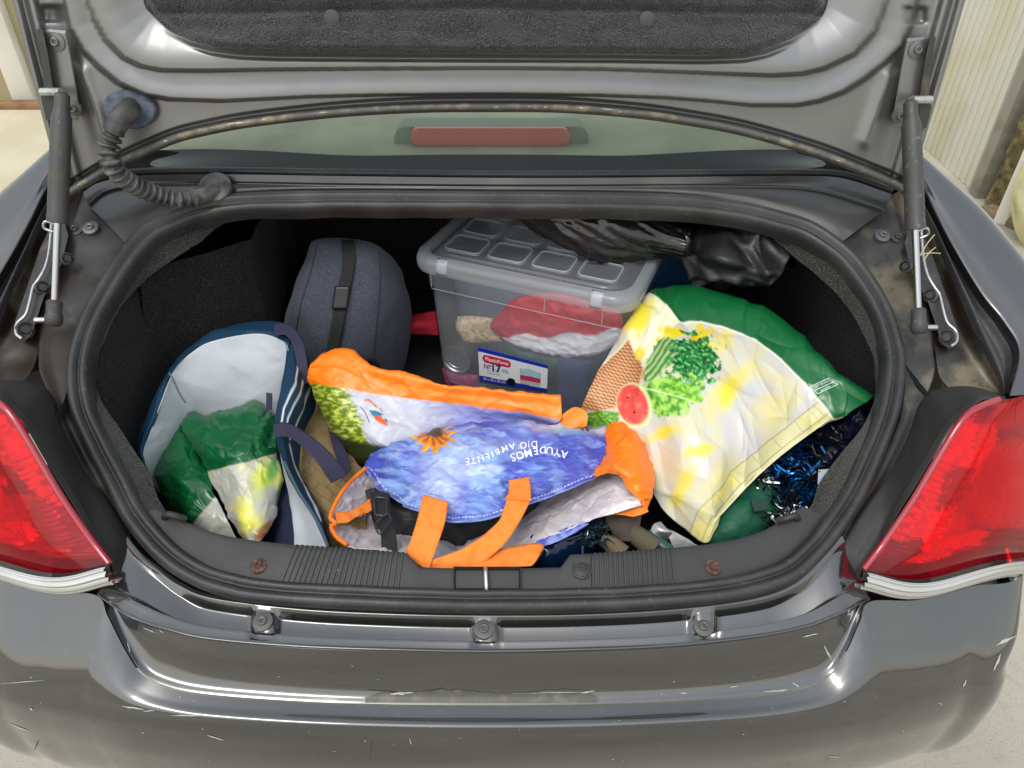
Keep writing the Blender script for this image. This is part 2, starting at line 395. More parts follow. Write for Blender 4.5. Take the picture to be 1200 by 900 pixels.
# ---- bumper
Tq = [('X', -.79, .95, .73), ('X', -.72, .715, .71), (0, 672, .645), (60, 690, .615), (113, 698, .592), (126, 722, .572), (146, 761, .548), (166, 790, .53), (195, 806, .518),
      (245, 816, .511), (350, 824, .505), (460, 828, .502), (567, 829, .5015), (680, 828, .502), (790, 824, .505), (890, 816, .511), (945, 806, .518), (975, 790, .53), (993, 762, .548),
      (1008, 728, .572), (1020, 705, .592), (1075, 703, .61), (1135, 688, .64), (1200, 662, .685), ('X', .735, .85, .73), ('X', .80, 1.05, .74)]
Dq = [('X', -.84, .95, .62), ('X', -.745, .610, .612), (0, 803, .545), (50, 815, .525), (95, 824, .512), (110, 828, .507), (135, 833, .500), (160, 837, .495), (195, 842, .490),
      (245, 847, .485), (350, 853, .479), (460, 857, .476), (567, 858, .475), (680, 857, .476), (790, 852, .479), (890, 846, .485), (945, 839, .491), (975, 834, .496), (1000, 830, .501),
      (1020, 826, .506), (1040, 822, .511), (1085, 812, .525), (1130, 797, .545), (1180, 770, .585), ('X', .765, .80, .63), ('X', .83, 1.05, .63)]
def q3(L): return np.array([A(*q[1:]) if q[0] == 'X' else onY(q[0], q[1], q[2]) for q in L])
T3, D3 = q3(Tq), q3(Dq)
out = D3 - A(0, 1.6, 0); out[:, 2] = 0; out /= np.linalg.norm(out, axis=1)[:, None]
shoulder = np.clip((T3[:, 2] - D3[:, 2]) / .08, 0, 1)[:, None]
S1 = T3 * .64 + D3 * .36 + out * .002 + A(0, 0, 1) * (.0015 + .0055 * shoulder)
S2 = T3 * .28 + D3 * .72 + out * .004 + A(0, 0, 1) * (.0045 + .0055 * shoulder)
F1 = D3 + out * .010 - A(0, 0, .030); F2 = D3 + out * .014 - A(0, 0, .085); F3 = D3 + out * .004 - A(0, 0, .19); F4 = D3 - out * .05 - A(0, 0, .30)
B = grid(np.stack([T3, S1, S2, D3, F1, F2, F3, F4]), 60, 320)
bumper = sheet('bumper', B, PAINT, car)
bq = [(114, 697, .592), (128, 708, .583), (146, 720, .570), (166, 729, .562), (195, 738, .552), (245, 749, .542), (350, 758, .533), (460, 762, .529), (567, 764, .528), (680, 762, .529),
      (790, 757, .533), (890, 746, .543), (945, 735, .553), (975, 724, .562), (993, 716, .570), (1008, 708, .583), (1020, 703, .592)]
B3 = yL(bq); C3 = T3[4:21]
cc = grid(np.stack([B3 + A(0, .004, .001), B3, B3 * .9 + C3 * .1 + A(0, .006, 0), B3 * .5 + C3 * .5 + A(0, .012, 0), B3 * .12 + C3 * .88 + A(0, .010, 0), C3 + A(0, .002, .0015)]), 40, 300)
plate = sheet('bumper_recess', cc, PAINT, car)
sq = [(150, 628), (158, 640), (170, 652), (187, 664), (212, 682), (250, 697), (350, 710), (460, 716), (567, 718), (680, 717), (790, 711), (890, 698), (935, 680), (958, 660), (970, 645), (980, 634), (987, 628)]
SE = rimL(sq, -.004)
nu = 400
sa = cr(SE, np.linspace(0, 1, nu)); ba = cr(B3, np.linspace(0, 1, nu)); xs = cr(np.array(bq, float)[:, :1], np.linspace(0, 1, nu))[:, 0]
ts = np.array([0, .05, .09, .10, .115, .19, .205, .23, .45, .63, .645, .66, .715, .73, .74, .80, .93, .985, 1.0]); dz = np.array([0, .0005, .0008, .0008, 0, -.0145, -.0155, -.016, -.0165, -.0165, -.0165, -.0155, -.0010, .0003, .0004, .0000, -.0015, -.0012, 0])
ped = sum(smooth(17, 10, np.abs(xs - c)) for c in (308, 569, 826)); fade = smooth(130, 230, xs) * smooth(1010, 905, xs)
rows = []
for t, d in zip(ts, dz):
    dd = d * (fade * (1 - .9 * ped) if d < -.003 else 1) + (-.006 * ped * smooth(.5, .8, t) * smooth(1.0, .85, t))
    rows.append(sa * (1 - t) + ba * t + A(0, 0, 1) * np.broadcast_to(dd, (nu,))[:, None])
trough = sheet('lid_landing', np.array(rows), PAINT, car, auto=None)
def bolt(px, py, P, parent, m=DARKSTEEL, r=.010, n=A(0, -.25, 1), name='bolt', washer=True):
    n = n / np.linalg.norm(n); P = np.asarray(P)
    prof = [(-.004, r * 1.25), (.0012, r * 1.25), (.0018, r * .95), (.0022, r * .62), (.005, r * .58), (.0056, r * .45), (.0050, r * .25), (.0030, r * .22)]
    return lathe(name, P, P + n, prof, m, parent, 18)
tb = bvh(trough); BOLTD = mat('grey_bolt', (.10, .10, .095), .45, .5, rvar=.15)
for (x, y) in ((308, 729), (567, 738), (824, 735)):
    p, _ = hit(tb, x, y)
    bolt(x, y, p + A(0, 0, .001), trough, BOLTD)
# scrapes and chips on the bumper
tb2 = bvh(bumper, plate)
def flake(x0, y0, x1, y1, w, m, seedn):
    r = np.random.default_rng(seedn); n = 7; a = A(x0, y0); b = A(x1, y1); d = b - a; nn = A(-d[1], d[0]) / (np.hypot(*d) + 1e-6)
    up = [a + d * t + nn * w * (.3 + r.random() * .7) * math.sin(math.pi * (t * .9 + .05)) for t in np.linspace(0, 1, n)]
    lo = [a + d * t - nn * w * (.2 + r.random() * .6) * math.sin(math.pi * (t * .9 + .05)) for t in np.linspace(1, 0, n)]
    decal('paint_scrape', tb2, up + lo, m, bumper if y0 > 775 else plate)
for k, (x0, y0, x1, y1, w) in enumerate([(366, 819, 398, 820, 2.2), (457, 813, 484, 811, 2.5), (600, 812, 680, 811, 1.1), (680, 812, 697, 809, 1.6), (143, 827, 170, 831, 1.5), (168, 833, 182, 832, 1.2),
        (200, 838, 238, 838, 1.3), (243, 861, 262, 867, 1.3), (10, 847, 36, 857, 1.0), (35, 829, 39, 832, 1.6), (0, 801, 52, 797, .8), (149, 752, 152, 765, 1.6), (168, 735, 182, 741, 1.2),
        (940, 746, 958, 742, 1.4), (965, 756, 976, 776, 1.7), (928, 800, 938, 806, 1.0), (893, 811, 930, 808, 1.1), (1128, 805, 1132, 796, 2.0), (1177, 826, 1184, 812, 2.2), (972, 886, 984, 887, 1.0),
        (1105, 889, 1112, 893, 1.2), (855, 805, 864, 804, 1.0), (796, 812, 805, 812, 1.2), (480, 865, 482, 872, .9), (187, 738, 192, 741, 1.0), (1167, 756, 1190, 745, 3.5), (1164, 786, 1172, 766, 2.4)]):
    flake(x0, y0, x1, y1, w, WHITECHIP, k)
for k, (x0, y0, x1, y1, w) in enumerate([(430, 808, 486, 813, 1.0), (486, 813, 520, 806, .8), (598, 811.5, 690, 812.5, .9), (1108, 892, 1112, 884, 1.2), (40, 880, 46, 866, .8), (437, 866, 432, 896, .7)]): flake(x0, y0, x1, y1, w, DARKSTEEL, 50 + k)
r = np.random.default_rng(21)
for k in range(36):
    x, y = r.uniform(20, 1120), r.uniform(770, 895); a_ = r.uniform(0, 6.28); l_ = r.uniform(1.2, 4); flake(x, y, x + l_ * math.cos(a_), y + l_ * .5 * math.sin(a_), r.uniform(.5, 1.1), WHITECHIP, 100 + k)
pe = []; tbp = bvh(plate)
for k_, x in enumerate(np.linspace(428, 700, 90)):
    yt = 810 + 2.2 * math.sin(x * .045) + 1.6 * float(perlin(A(x * .09, 3, 1))) + 1.2 * float(perlin(A(x * .35, 7, 2))) + 6 * (smooth(445, 428, x) + smooth(680, 700, x)); col_ = []
    for f_ in np.linspace(0, 1, 6):
        p_, n_ = hit(tbp, x, yt + (823.5 - yt) * f_)
        if p_ is None: col_.append(col_[-1]); continue
        col_.append(p_ + (n_ if n_ @ (CAM - p_) > 0 else -n_) * .0005)
    pe.append(col_)
sheet('peeled_paint', np.array(pe), mat('worn_dull_paint', (.085, .082, .072), .5, .5, var=[(60, .5, .7, (.13, .125, .11), 5)]), plate)
# ---- seal round the boot opening
RO = [(573, 227), (400, 226), (283, 229), (233, 237), (200, 249), (167, 267), (140, 298), (113, 343), (92, 385), (81, 430), (84, 480), (104, 530), (127, 575), (150, 618), (187, 660), (227, 686), (267, 700),
      (300, 706), (400, 713), (567, 718), (700, 716), (800, 710), (867, 702), (927, 684), (962, 655), (987, 625), (1010, 590), (1033, 540), (1054, 480), (1059, 425), (1052, 390), (1036, 350), (1010, 310),
      (985, 285), (950, 262), (910, 249), (867, 239), (800, 231), (700, 228)]
ro = curve(rimL(RO), 420, closed=True); ctr = ro.mean(0)
tg = np.roll(ro, -1, 0) - np.roll(ro, 1, 0); tg /= np.linalg.norm(tg, axis=1)[:, None]
inn = np.cross(tg, RIM_N); inn *= np.sign(((ctr - ro) * inn).sum(1))[:, None]
prof = [(.000, -.012), (-.001, .000), (.000, .006), (.003, .011), (.008, .0135), (.0125, .0115), (.0150, .006), (.0165, .0045), (.0185, .008), (.022, .0105), (.026, .0095), (.0285, .005), (.0295, -.004), (.029, -.020)]
wob = 1 + .06 * perlin(np.stack([np.arange(420) * .11, np.zeros(420), np.zeros(420)], -1))[:, None]
wsc = 1 + .25 * smooth(.95, 1.15, ro[:, 1])[:, None]
W = np.stack([ro + inn * a * wob * wsc + RIM_N * b * wob for a, b in prof], 0)
seal = sheet('boot_seal', W, RUBBER, car, cv=True)
# ---- carpet edge inside the seal
CI = [(573, 250), (400, 249), (280, 256), (233, 285), (205, 303), (178, 322), (154, 345), (136, 368), (120, 404), (109, 430), (110, 450), (121, 474), (137, 497), (160, 532), (176, 556), (190, 592), (230, 640),
      (300, 668), (400, 678), (567, 684), (700, 681), (800, 675), (880, 655), (935, 610), (952, 590), (960, 566), (985, 532), (1012, 498), (1028, 458), (1027, 430), (1019, 408), (1000, 370), (973, 337),
      (933, 303), (900, 275), (870, 257), (840, 251), (800, 250), (700, 250)]
ci = curve(rimL(CI, -.035), 420, closed=True)
k0 = np.argmin(np.linalg.norm(ci - ro[0], axis=1)); ci = np.roll(ci, -k0, 0)
i1 = ro + inn * .029 * wob - RIM_N * .010; ctr2 = ci.mean(0)
far = smooth(.80, 1.0, ci[:, 1])[:, None]; dn = ci + (ci - ctr2) * A(.04, .04, 0) - A(0, 0, .06) * (1 - far) + A(0, .12, .02) * far
cp = np.concatenate([grid(np.stack([i1, i1 * .5 + ci * .5 - RIM_N * .004, ci]), 10, 840), (ci + (ci - ctr2) * .004 - A(0, 0, .004) * (1 - far) + A(0, .004, 0) * far)[None].repeat(1, 0).reshape(1, 420, 3)[:, np.minimum(np.arange(840) // 2, 419)], dn[None][:, np.minimum(np.arange(840) // 2, 419)]])
cp = cp[:, ::2]
cp = cp + RIM_N * (.002 * fbm(cp * 160, 2))[..., None]
sheet('carpet_edge', cp, CARPET2, car, cv=True)
# ---- boot cavity
cav = empty  # (walls are children of the car)
def wall(name, c4, m, n=24, amp=.006, parent=car):
    a, b, c, d = [A(*q) for q in c4]; s = np.linspace(0, 1, n)[:, None, None]; t = np.linspace(0, 1, n)[None, :, None]
    P = (a * (1 - s) + b * s) * (1 - t) + (d * (1 - s) + c * s) * t
    P = P + normals(P) * (amp * fbm(P * 9, 2))[..., None]
    return sheet(name, P, m, parent)
wall('boot_floor', [(-.66, .60, .56), (.66, .60, .56), (.66, 1.64, .56), (-.66, 1.64, .56)], CARPET, amp=.002)
wall('seat_back', [(-.66, 1.62, .55), (.66, 1.62, .55), (.66, 1.66, 1.03), (-.66, 1.66, 1.03)], CARPET)
wall('side_lining', [(-.60, .58, .55), (-.55, 1.64, .55), (-.53, 1.64, 1.02), (-.61, .80, .84)], CARPET, amp=.012)
wall('side_lining', [(.62, .58, .55), (.57, 1.64, .55), (.55, 1.64, 1.02), (.63, .80, .84)], CARPET, amp=.012)
wall('shelf_underside', [(-.62, 1.20, .995), (.62, 1.20, .995), (.62, 1.66, 1.0), (-.62, 1.66, 1.0)], CARPET, amp=.002)
wall('wheel_arch', [(-.61, 1.05, .55), (-.44, 1.22, .55), (-.43, 1.24, .90), (-.57, 1.08, .92)], CARPET, amp=.015)
wall('wheel_arch', [(-.44, 1.22, .55), (-.42, 1.63, .55), (-.41, 1.63, .95), (-.43, 1.24, .90)], CARPET, amp=.012)
wall('sill_inner', [(-.58, .655, .55), (.60, .655, .55), (.56, .655, .685), (-.54, .655, .685)], PLASTIC, amp=0)
# ---- sill trim
TI = [(189, 597), (207, 606), (230, 615), (260, 625), (300, 631.5), (348, 637), (408, 641), (470, 645.5), (477, 646.5), (492, 664), (520, 665), (567, 665), (620, 665), (657, 664), (668, 648.5), (675, 648), (730, 645), (790, 640), (830, 636), (860, 631), (890, 622), (910, 612), (925, 603), (936, 594)]
TO = [(158, 606), (170, 624), (190, 645), (222, 664), (260, 681), (325, 689), (395, 694), (460, 696.5), (470, 697), (490, 697.5), (520, 698.5), (567, 699), (620, 698.5), (655, 698), (668, 697.5), (680, 697), (730, 695), (795, 690), (840, 684), (880, 673), (912, 661), (935, 645), (955, 622), (968, 606)]
ti = onPl(*np.array(TI, float).T, RIM_P + RIM_N * -.008, RIM_N); to = rimL(TO, -.004)
tpx = np.array(TI, float)[:, 0]
def trimseg(i0, i1, name, ribs=None, n=60):
    a, b = ti[i0:i1 + 1], to[i0:i1 + 1]
    t = np.linspace(0, 1, n); pa, pb = poly(a, n), poly(b, n)
    if i1 - i0 > 1 and not (8 <= i0 <= 14 or 8 <= i1 <= 14): pa, pb = curve(a, n), curve(b, n)
    s = np.array([-.02, 0, 0.02, .06, .1, .2, .4, .6, .8, .93, 1.0, 1.05]); dzs = np.array([-.09, -.02, -.002, .002, .003, .0035, .003, .002, .001, 0, -.003, -.012])
    P = np.stack([pa * (1 - k) + pb * k + A(0, 0, 1) * d for k, d in zip(s, dzs)], 0)
    if ribs is not None:
        x = np.linspace(0, 1, n); rb = ribs(x)
        P[2:10] += A(0, 0, 1) * rb[None, :, None]
    return sheet(name, P, PLASTIC, car, auto=45)
side_l = trimseg(0, 5, 'sill_trim')
rib_l = trimseg(5, 8, 'sill_trim', ribs=lambda x: .0016 * (np.sin(x * 22 * 2 * math.pi) > 0), n=240)
mid = trimseg(8, 14, 'sill_trim', n=120)
rib_r = trimseg(14, 17, 'sill_trim', ribs=lambda x: .0016 * (np.sin(x * 22 * 2 * math.pi) > 0) * (x > .2), n=240)
side_r = trimseg(17, 23, 'sill_trim')
ts_ = bvh(side_l, rib_l, mid, rib_r, side_r)
for (x, y, par) in ((303, 663, side_l), (836, 665, side_r)):
    p, n = hit(ts_, x, y); bolt(x, y, p + A(0, 0, .0005), par, RUST, .0085, A(0, -.3, 1), 'rusty_screw')
p, n = hit(ts_, 682, 667); lathe('trim_clip', p, p + A(0, -.3, 1), [(-.003, .0135), (.001, .0135), (.0016, .0115), (.0006, .0105), (.0014, .009), (.002, .006), (.0005, .0055), (.0008, .003), (0.002, .002)], PLASTIC, rib_r, 22)
# latch recess and striker
lt = []
for (x, y) in ((531, 666), (611, 666), (611, 692), (531, 692)): lt.append(rim(x, y, -.002))
lt = np.array(lt); c = lt.mean(0)
fr = [lt + A(0, 0, .003), c + (lt - c) * .97 + A(0, 0, .004), c + (lt - c) * .94 + A(0, 0, .001), c + (lt - c) * .9 - A(0, 0, .006)]
V = np.concatenate(fr); F = []
for k in range(3):
    for j in range(4): F.append((k * 4 + j, k * 4 + (j + 1) % 4, k * 4 + 4 + (j + 1) % 4, k * 4 + 4 + j))
F.append((12, 13, 14, 15))
latch = mk('latch_recess', V, F, mat('latch_plastic', (.018, .018, .017), .3, rvar=.2), car, False)
pa = [rim(569, 666, -.004), rim(569, 668, .008), rim(569.5, 680, .0095), rim(570, 690, .008), rim(570, 693, -.004)]
tube('striker', curve(pa, 16), .0028, STEEL, latch, 10)
# hooks at the ends of the sill
for (x, y, sx) in ((203, 606, 1), (925, 608, -1)):
    p = rim(x, y, -.002); tube('cargo_hook', curve([p + A(-.012 * sx, 0, 0), p + A(-.004 * sx, -.004, .010), p + A(.008 * sx, -.006, .008), p + A(.016 * sx, -.002, -.002)], 12), .0045, PLASTIC, side_l if sx > 0 else side_r, 8)
# ---- painted flanges, gutters and wings, both sides
def sidepx(L, s):
    return [(x, y) if s > 0 else (1140 - x, y - 7) for x, y in L]
RS = [(965, 272), (990, 290), (1010, 310), (1036, 350), (1050, 385), (1058, 420), (1059, 450), (1057, 478), (1052, 498), (1040, 526), (1024, 560), (1003, 595), (988, 626)]
RSl = [(170, 265), (152, 283), (137, 303), (113, 343), (92, 385), (82, 420), (81, 445), (84, 478), (90, 497), (103, 528), (120, 562), (138, 596), (152, 624)]
OS = [(1042, 228), (1052, 258), (1062, 292), (1082, 345), (1092, 390), (1094, 432), (1086, 460), (1076, 482), (1069, 500), (1055, 530), (1037, 564), (1011, 600), (993, 628)]
for s in (1, -1):
    a = rimL(RS if s > 0 else RSl, -.006); b = rimL(sidepx(OS, s), -.002); b[-1] += A(0, 0, -.006); b[-2] += A(0, 0, -.004)
    P = grid(np.stack([a + RIM_N * .004, a, a * .75 + b * .25 - RIM_N * .004, a * .4 + b * .6 - RIM_N * .005, b, b + A(s * .002, 0, -.006)]), 26, 160)
    wgt = smooth(.0, .5, 1 - np.linspace(0, 1, 160))[None, :]
    P = P + RIM_N * (.004 * fbm(P * 14 + s, 2) * wgt)[..., None]
    fl = sheet('opening_flange', P, PAINT_DIRT, car)
    O7 = sidepx([(1042, 228), (1052, 258), (1062, 292), (1082, 345), (1092, 390), (1100, 435), (1112, 453)], s)
    W1 = sidepx([(1056, 222), (1074, 262), (1091, 300), (1111, 350), (1128, 395), (1148, 430), (1174, 463)], s)
    G0 = sidepx([(1068, 214), (1094, 262), (1111, 300), (1134, 350), (1156, 398), (1170, 430), (1178, 461)], s)
    G1 = sidepx([(1083, 222), (1103, 262), (1124, 300), (1152, 345), (1178, 378), (1195, 412), (1184, 464)], s)
    GM = sidepx([(1090, 212), (1125, 255), (1160, 300), (1190, 335), (1215, 370), (1235, 410), (1232, 462)], s)
    G2 = sidepx([(1104, 203), (1150, 243), (1192, 291), (1228, 338), (1262, 384), (1296, 434), (1306, 480)], s)
    o7, w1, g0, g1 = rimL(O7, -.003), rimL(W1, -.002), rimL(G0, .032), rimL(G1, .036)
    gm, g2 = rimL(GM, .042), rimL(G2, .030)
    P = grid(np.stack([o7, o7 * .5 + w1 * .5 - RIM_N * .004, w1, w1 * .5 + g0 * .5 + RIM_N * .004]), 24, 120)
    P = P + RIM_N * (.003 * fbm(P * 16, 2))[..., None]
    sheet('gutter', P, PAINT_DIRT, car)
    mid_ = w1 * .5 + g0 * .5 + RIM_N * .004
    P = grid(np.stack([mid_, g0, g0 * .75 + g1 * .25 - RIM_N * .004, g0 * .6 + g1 * .4 - RIM_N * .020, g0 * .3 + g1 * .7 - RIM_N * .022, g1 * .93 + g0 * .07 - RIM_N * .014]), 26, 120)
    sheet('gutter_seal', P, RUBBER, car)
    sd_ = g2 + A(s * .035, 0, -.10); sd2 = g2 + A(s * .05, .02, -.40)
    ext = lambda q: np.concatenate([(q[:1] + (q[:1] - q[1:2]) * 3.0), q]); g0, g1, gm, g2, sd_, sd2 = map(ext, (g0, g1, gm, g2, sd_, sd2))
    P = grid(np.stack([g1 * .93 + g0 * .07 - RIM_N * .020, g1 - RIM_N * .004, g1, g1 * .8 + gm * .2 + RIM_N * .001, gm, g2, sd_, sd2]), 60, 140)
    sheet('rear_wing', P, PAINT, car)
    # black trim beside the lamp
    QL = sidepx([(1178, 466), (1140, 454), (1110, 454), (1088, 460), (1076, 476), (1068, 500), (1054, 530), (1036, 564), (1010, 600), (992, 628), (984, 640)], s)
    KK = [(1174, 470, .735), (1152, 469, .728), (1130, 486, .715), (1112, 505, .70), (1090, 542, .682), (1072, 572, .662), (1054, 600, .648), (1034, 634, .628), (1016, 660, .610), (1008, 674, .603), (1006, 694, .597)]
    kk = np.array([onY(*( (x, y) if s > 0 else (1140 - x, y - 7)), Y + .008) for x, y, Y in KK]); ql = rimL(QL, -.004); ql[-1] += A(0, -.004, -.012); ql[-2] += A(0, 0, -.006)
    P = grid(np.stack([ql - RIM_N * .004, ql + RIM_N * .0015, ql * .85 + kk * .15 + RIM_N * .004, ql * .5 + kk * .5 + RIM_N * .004, ql * .2 + kk * .8 - RIM_N * .001, kk, kk + A(0, .012, -.004)]), 24, 110)
    sheet('lamp_surround', P, PLASTIC, car)
    # ---- tail lamp
    TLq = [[(1170, 468, .737), (1190, 466, .75), (1230, 455, .79), (1290, 440, .90)], [(1135, 484, .715), (1165, 500, .712), (1210, 505, .75), (1290, 500, .87)], [(1108, 522, .69), (1150, 542, .683), (1210, 555, .715), (1290, 550, .85)],
           [(1072, 583, .655), (1120, 600, .648), (1200, 610, .685), (1290, 600, .83)], [(1035, 637, .625), (1090, 650, .617), (1180, 642, .66), (1290, 630, .82)], [(1012, 667, .603), (1078, 679, .606), (1170, 657, .657), (1290, 637, .82)]]
    BLq = [[(1011, 667, .603), (1078, 679.5, .606), (1170, 657.5, .657), (1290, 637.5, .82)], [(1009, 678, .598), (1078, 690, .600), (1170, 667, .652), (1290, 648, .815)], [(1016, 690, .596), (1078, 699, .603), (1170, 677, .656), (1290, 656, .82)], [(1022, 694, .600), (1080, 703, .615), (1170, 681, .67), (1290, 660, .84)]]
    def gq(Q):
        q = np.array([[onY(*((x, y) if s > 0 else (1140 - x, y - 7)), Y) for x, y, Y in r] for r in Q])
        return np.concatenate([q, q[:, -1:] + A(s * .045, .17, 0)], 1)      # wraps on to the side of the car
    tl = empty; lampP = grid(gq(TLq), 90, 90)
    lamp = sheet('tail_lamp', lampP, REDLENS, car)
    inside = normals(lampP)
    Tq_ = np.swapaxes(cr(gq(TLq), np.linspace(.05, .95, 90)), 0, 1); P = np.swapaxes(cr(Tq_, np.linspace(.06, 1, 90)), 0, 1) - inside * .018
    # inner reflector: bowl, bars and facets behind the lens
    uu, vv = np.meshgrid(np.linspace(0, 1, 90), np.linspace(0, 1, 90), indexing='ij')
    rr = np.hypot((uu - .45) * 1.1, (vv - .47) * 1.3); bowl = -.016 * smooth(.26, 0, rr) + .007 * smooth(.05, 0, np.abs(rr - .27))
    fac = .010 * facet(np.stack([uu, vv, uu * 0], -1), 24, 5 + s) * 8 + .0022 * np.sign(np.sin(uu * 150)) * (vv < .24)
    th_ = np.arctan2(uu - .45, vv - .47); bars = .010 * (np.abs(vv - (.18 + .08 * uu)) < .024) + .0010 * np.sin(th_ * 40) * (rr < .25) + .0012 * np.sign(np.sin(vv * 95)) * (rr > .30) * (vv > .27) + .009 * (np.abs(uu - .86) < .025)
    em = smooth(0, .07, vv) * smooth(0, .06, uu) * smooth(1, .95, uu); P = P + inside * (np.clip(bowl + (np.clip(fac, 0, .009) * (rr > .27) + bars * .7), -.02, .0105) * em - .004)[..., None]
    cv_ = cells(np.stack([uu, vv * 1.4, uu * 0], -1), 34, 9 + s)[..., None]; cv_ = np.where((rr < .27)[..., None], .8, cv_); sheet('reflector', P, REDIN, lamp, smooth_=False, col=A(.95, .5, .5) * cv_)
    t0 = gq(TLq)[-1]; lb = grid(np.stack([t0, t0 + A(0, -.004, -.010), t0 + A(0, -.001, -.020), t0 + A(0, .010, -.026)]), 26, 70)
    cl = sheet('clear_lens', lb, CLEARLENS, lamp)
    P2 = lb - normals(lb) * .010; ribs_ = .0025 * np.sin(np.linspace(0, 1, 26) * 6 * 2 * math.pi)
    sheet('lens_ribs', P2 + normals(lb) * ribs_[:, None, None], SILVERRIB, lamp)
    ed = curve(np.concatenate([lampP[::9, 0], lampP[-1:, 0]]), 60)
    tube('lens_edge', ed, .0042, REDRIM, lamp, 10)
    e2 = None
    if 0: curve(lampP[1:, 0][::6] + (lampP[1:, 6][::6] - lampP[1:, 0][::6]) * .55 + inside[1:, 3][::6] * .0005, 60)
# ---- deck panel and rear window
RT = [(150, 288), (170, 265), (200, 249), (233, 237), (283, 229), (400, 226), (573, 227), (700, 228), (800, 231), (867, 239), (910, 249), (950, 262), (985, 285)]
D1 = [(104, 240), (125, 224), (165, 216), (215, 214), (275, 213), (400, 215), (573, 216.5), (700, 216.5), (800, 216), (880, 217), (935, 219), (975, 226), (1036, 246)]
D2 = [(97, 224), (115, 213), (155, 205), (210, 203), (275, 203), (400, 205), (573, 207), (700, 207), (800, 206), (885, 205), (945, 205), (990, 208), (1045, 226)]
a, d1, d2 = rimL(RT, -.004), rimL(D1, .010), rimL(D2, .012)
cor = np.array([1, .8, .4, .2, 0, 0, 0, 0, 0, .2, .5, .8, 1.])[:, None]
P = grid(np.stack([a, a * .6 + d1 * .4 + RIM_N * .002, d1 - RIM_N * .004, d1 + RIM_N * .001, d1 * .85 + d2 * .15 + RIM_N * .001 - A(0, 0, .004), d1 * .5 + d2 * .5 - A(0, 0, .009) * (1 - cor), d2 - A(0, 0, .002)]), 40, 260)
sheet('deck_panel', P, PAINT_DECK, car)
GP = A(0, 1.222, 1.036); GN = A(0, -.55, 1) / math.hypot(.55, 1)
wb = onPl(*np.array([(x, y - 2) for x, y in D2], float).T, GP, GN)
tube('window_seal', curve(wb, 120) + A(0, -.002, .002), .0065, RUBBER, car, 10)
gx = np.linspace(60, 1085, 60); gy = np.linspace(212, 20, 40); X, Y = np.meshgrid(gx, gy)
gl = onPl(X, Y, GP, GN); gl[..., 2] -= .06 * (gl[..., 0] / .75) ** 2 * smooth(212, 150, Y)
sheet('rear_window', gl, GLASS, car)
fx, fy = np.meshgrid(np.linspace(60, 1085, 50), np.linspace(0, 1, 8)); fyy = 214 + (181 - 30 * smooth(.30, 1.0, np.abs(fx - 573) / 430) - 214) * fy
frit = onPl(fx, fyy, GP - GN * .004, GN); frit[..., 2] -= .06 * (frit[..., 0] / .75) ** 2 * smooth(212, 150, fyy)
shelf = wall('parcel_shelf', [(-.75, 1.24, 1.022), (.75, 1.24, 1.022), (.72, 1.62, 1.035), (-.72, 1.62, 1.035)], SEATM, amp=.001)
seat = wall('rear_seat', [(-.72, 1.63, 1.0), (.72, 1.63, 1.0), (.70, 1.80, 1.30), (-.70, 1.80, 1.30)], SEATM, amp=.012)
sheet('window_border', frit, FRIT, car)
# high brake lamp behind the glass
def pill(px0, px1, py0, py1, Yv, m, name, parent, depth=.02, n=28):
    cx, cy = (px0 + px1) / 2, (py0 + py1) / 2; hx, hy = (px1 - px0) / 2, (py1 - py0) / 2; r = hy * .85
    an = np.linspace(0, 2 * math.pi, 4 * n, endpoint=False); pts = []
    for t in an:
        sx, sy = np.sign(math.cos(t)), np.sign(math.sin(t)); pts.append((cx + sx * (hx - r) + r * math.cos(t), cy + sy * (hy - r) + r * math.sin(t)))
    p = np.array(pts); f0 = onY(p[:, 0], p[:, 1], Yv); c = f0.mean(0); rows_ = [f0 + A(0, depth, 0), f0 + A(0, .003, 0), c + (f0 - c) * .97, c + (f0 - c) * .5 - A(0, .001, 0)]
    V = np.concatenate(rows_ + [c[None] - A(0, .001, 0)]); N_ = len(an); F = [tuple(f) for f in gfaces(4, N_, False, True)]
    F += [(3 * N_ + j, 3 * N_ + (j + 1) % N_, 4 * N_) for j in range(N_)]
    return mk(name, V, F, m, parent, True, auto=40)
bl = pill(462, 690, 148, 183, 1.375, mat('lamp_housing', (.34, .38, .34), .5), 'high_brake_lamp', car, .05)
pill(481, 668, 150, 171, 1.362, BRAKEM, 'red_lens', bl, .008)

# ================================================================== boot lid
L0 = [(76, 236), (84, 229), (110, 213), (140, 196), (200, 169), (240, 158), (300, 147), (400, 136), (490, 131), (575, 130), (660, 131), (740, 137), (800, 145), (870, 158), (950, 181), (1000, 200), (1045, 219), (1064, 230)]
L3 = [(60, -700), (80, 0), (86, 34), (100, 60), (116, 78), (140, 98), (170, 112), (200, 117), (260, 119), (310, 116.5), (360, 114), (440, 112), (575, 110.5), (700, 112), (780, 115), (833, 119), (880, 124), (933, 124), (960, 119), (987, 109), (1012, 93), (1033, 76), (1053, 55), (1064, 30), (1070, 0), (1092, -700)]
L4 = [(90, -700), (105, 0), (112, 22), (125, 47), (145, 68), (165, 78), (190, 83), (240, 83.5), (320, 82), (440, 81), (575, 80.5), (700, 81.5), (750, 83), (850, 87), (905, 89), (940, 87), (965, 81), (1000, 64), (1023, 38), (1037, 0), (1052, -700)]
L7 = [(150, -700), (168, 0), (178, 17), (200, 35), (225, 48), (250, 55), (280, 59), (330, 61), (450, 62), (575, 62.5), (720, 63), (820, 64.5), (870, 63), (895, 58), (925, 46), (950, 28), (968, 10), (990, -700)]
L0c = curve(np.array(L0, float), 200)
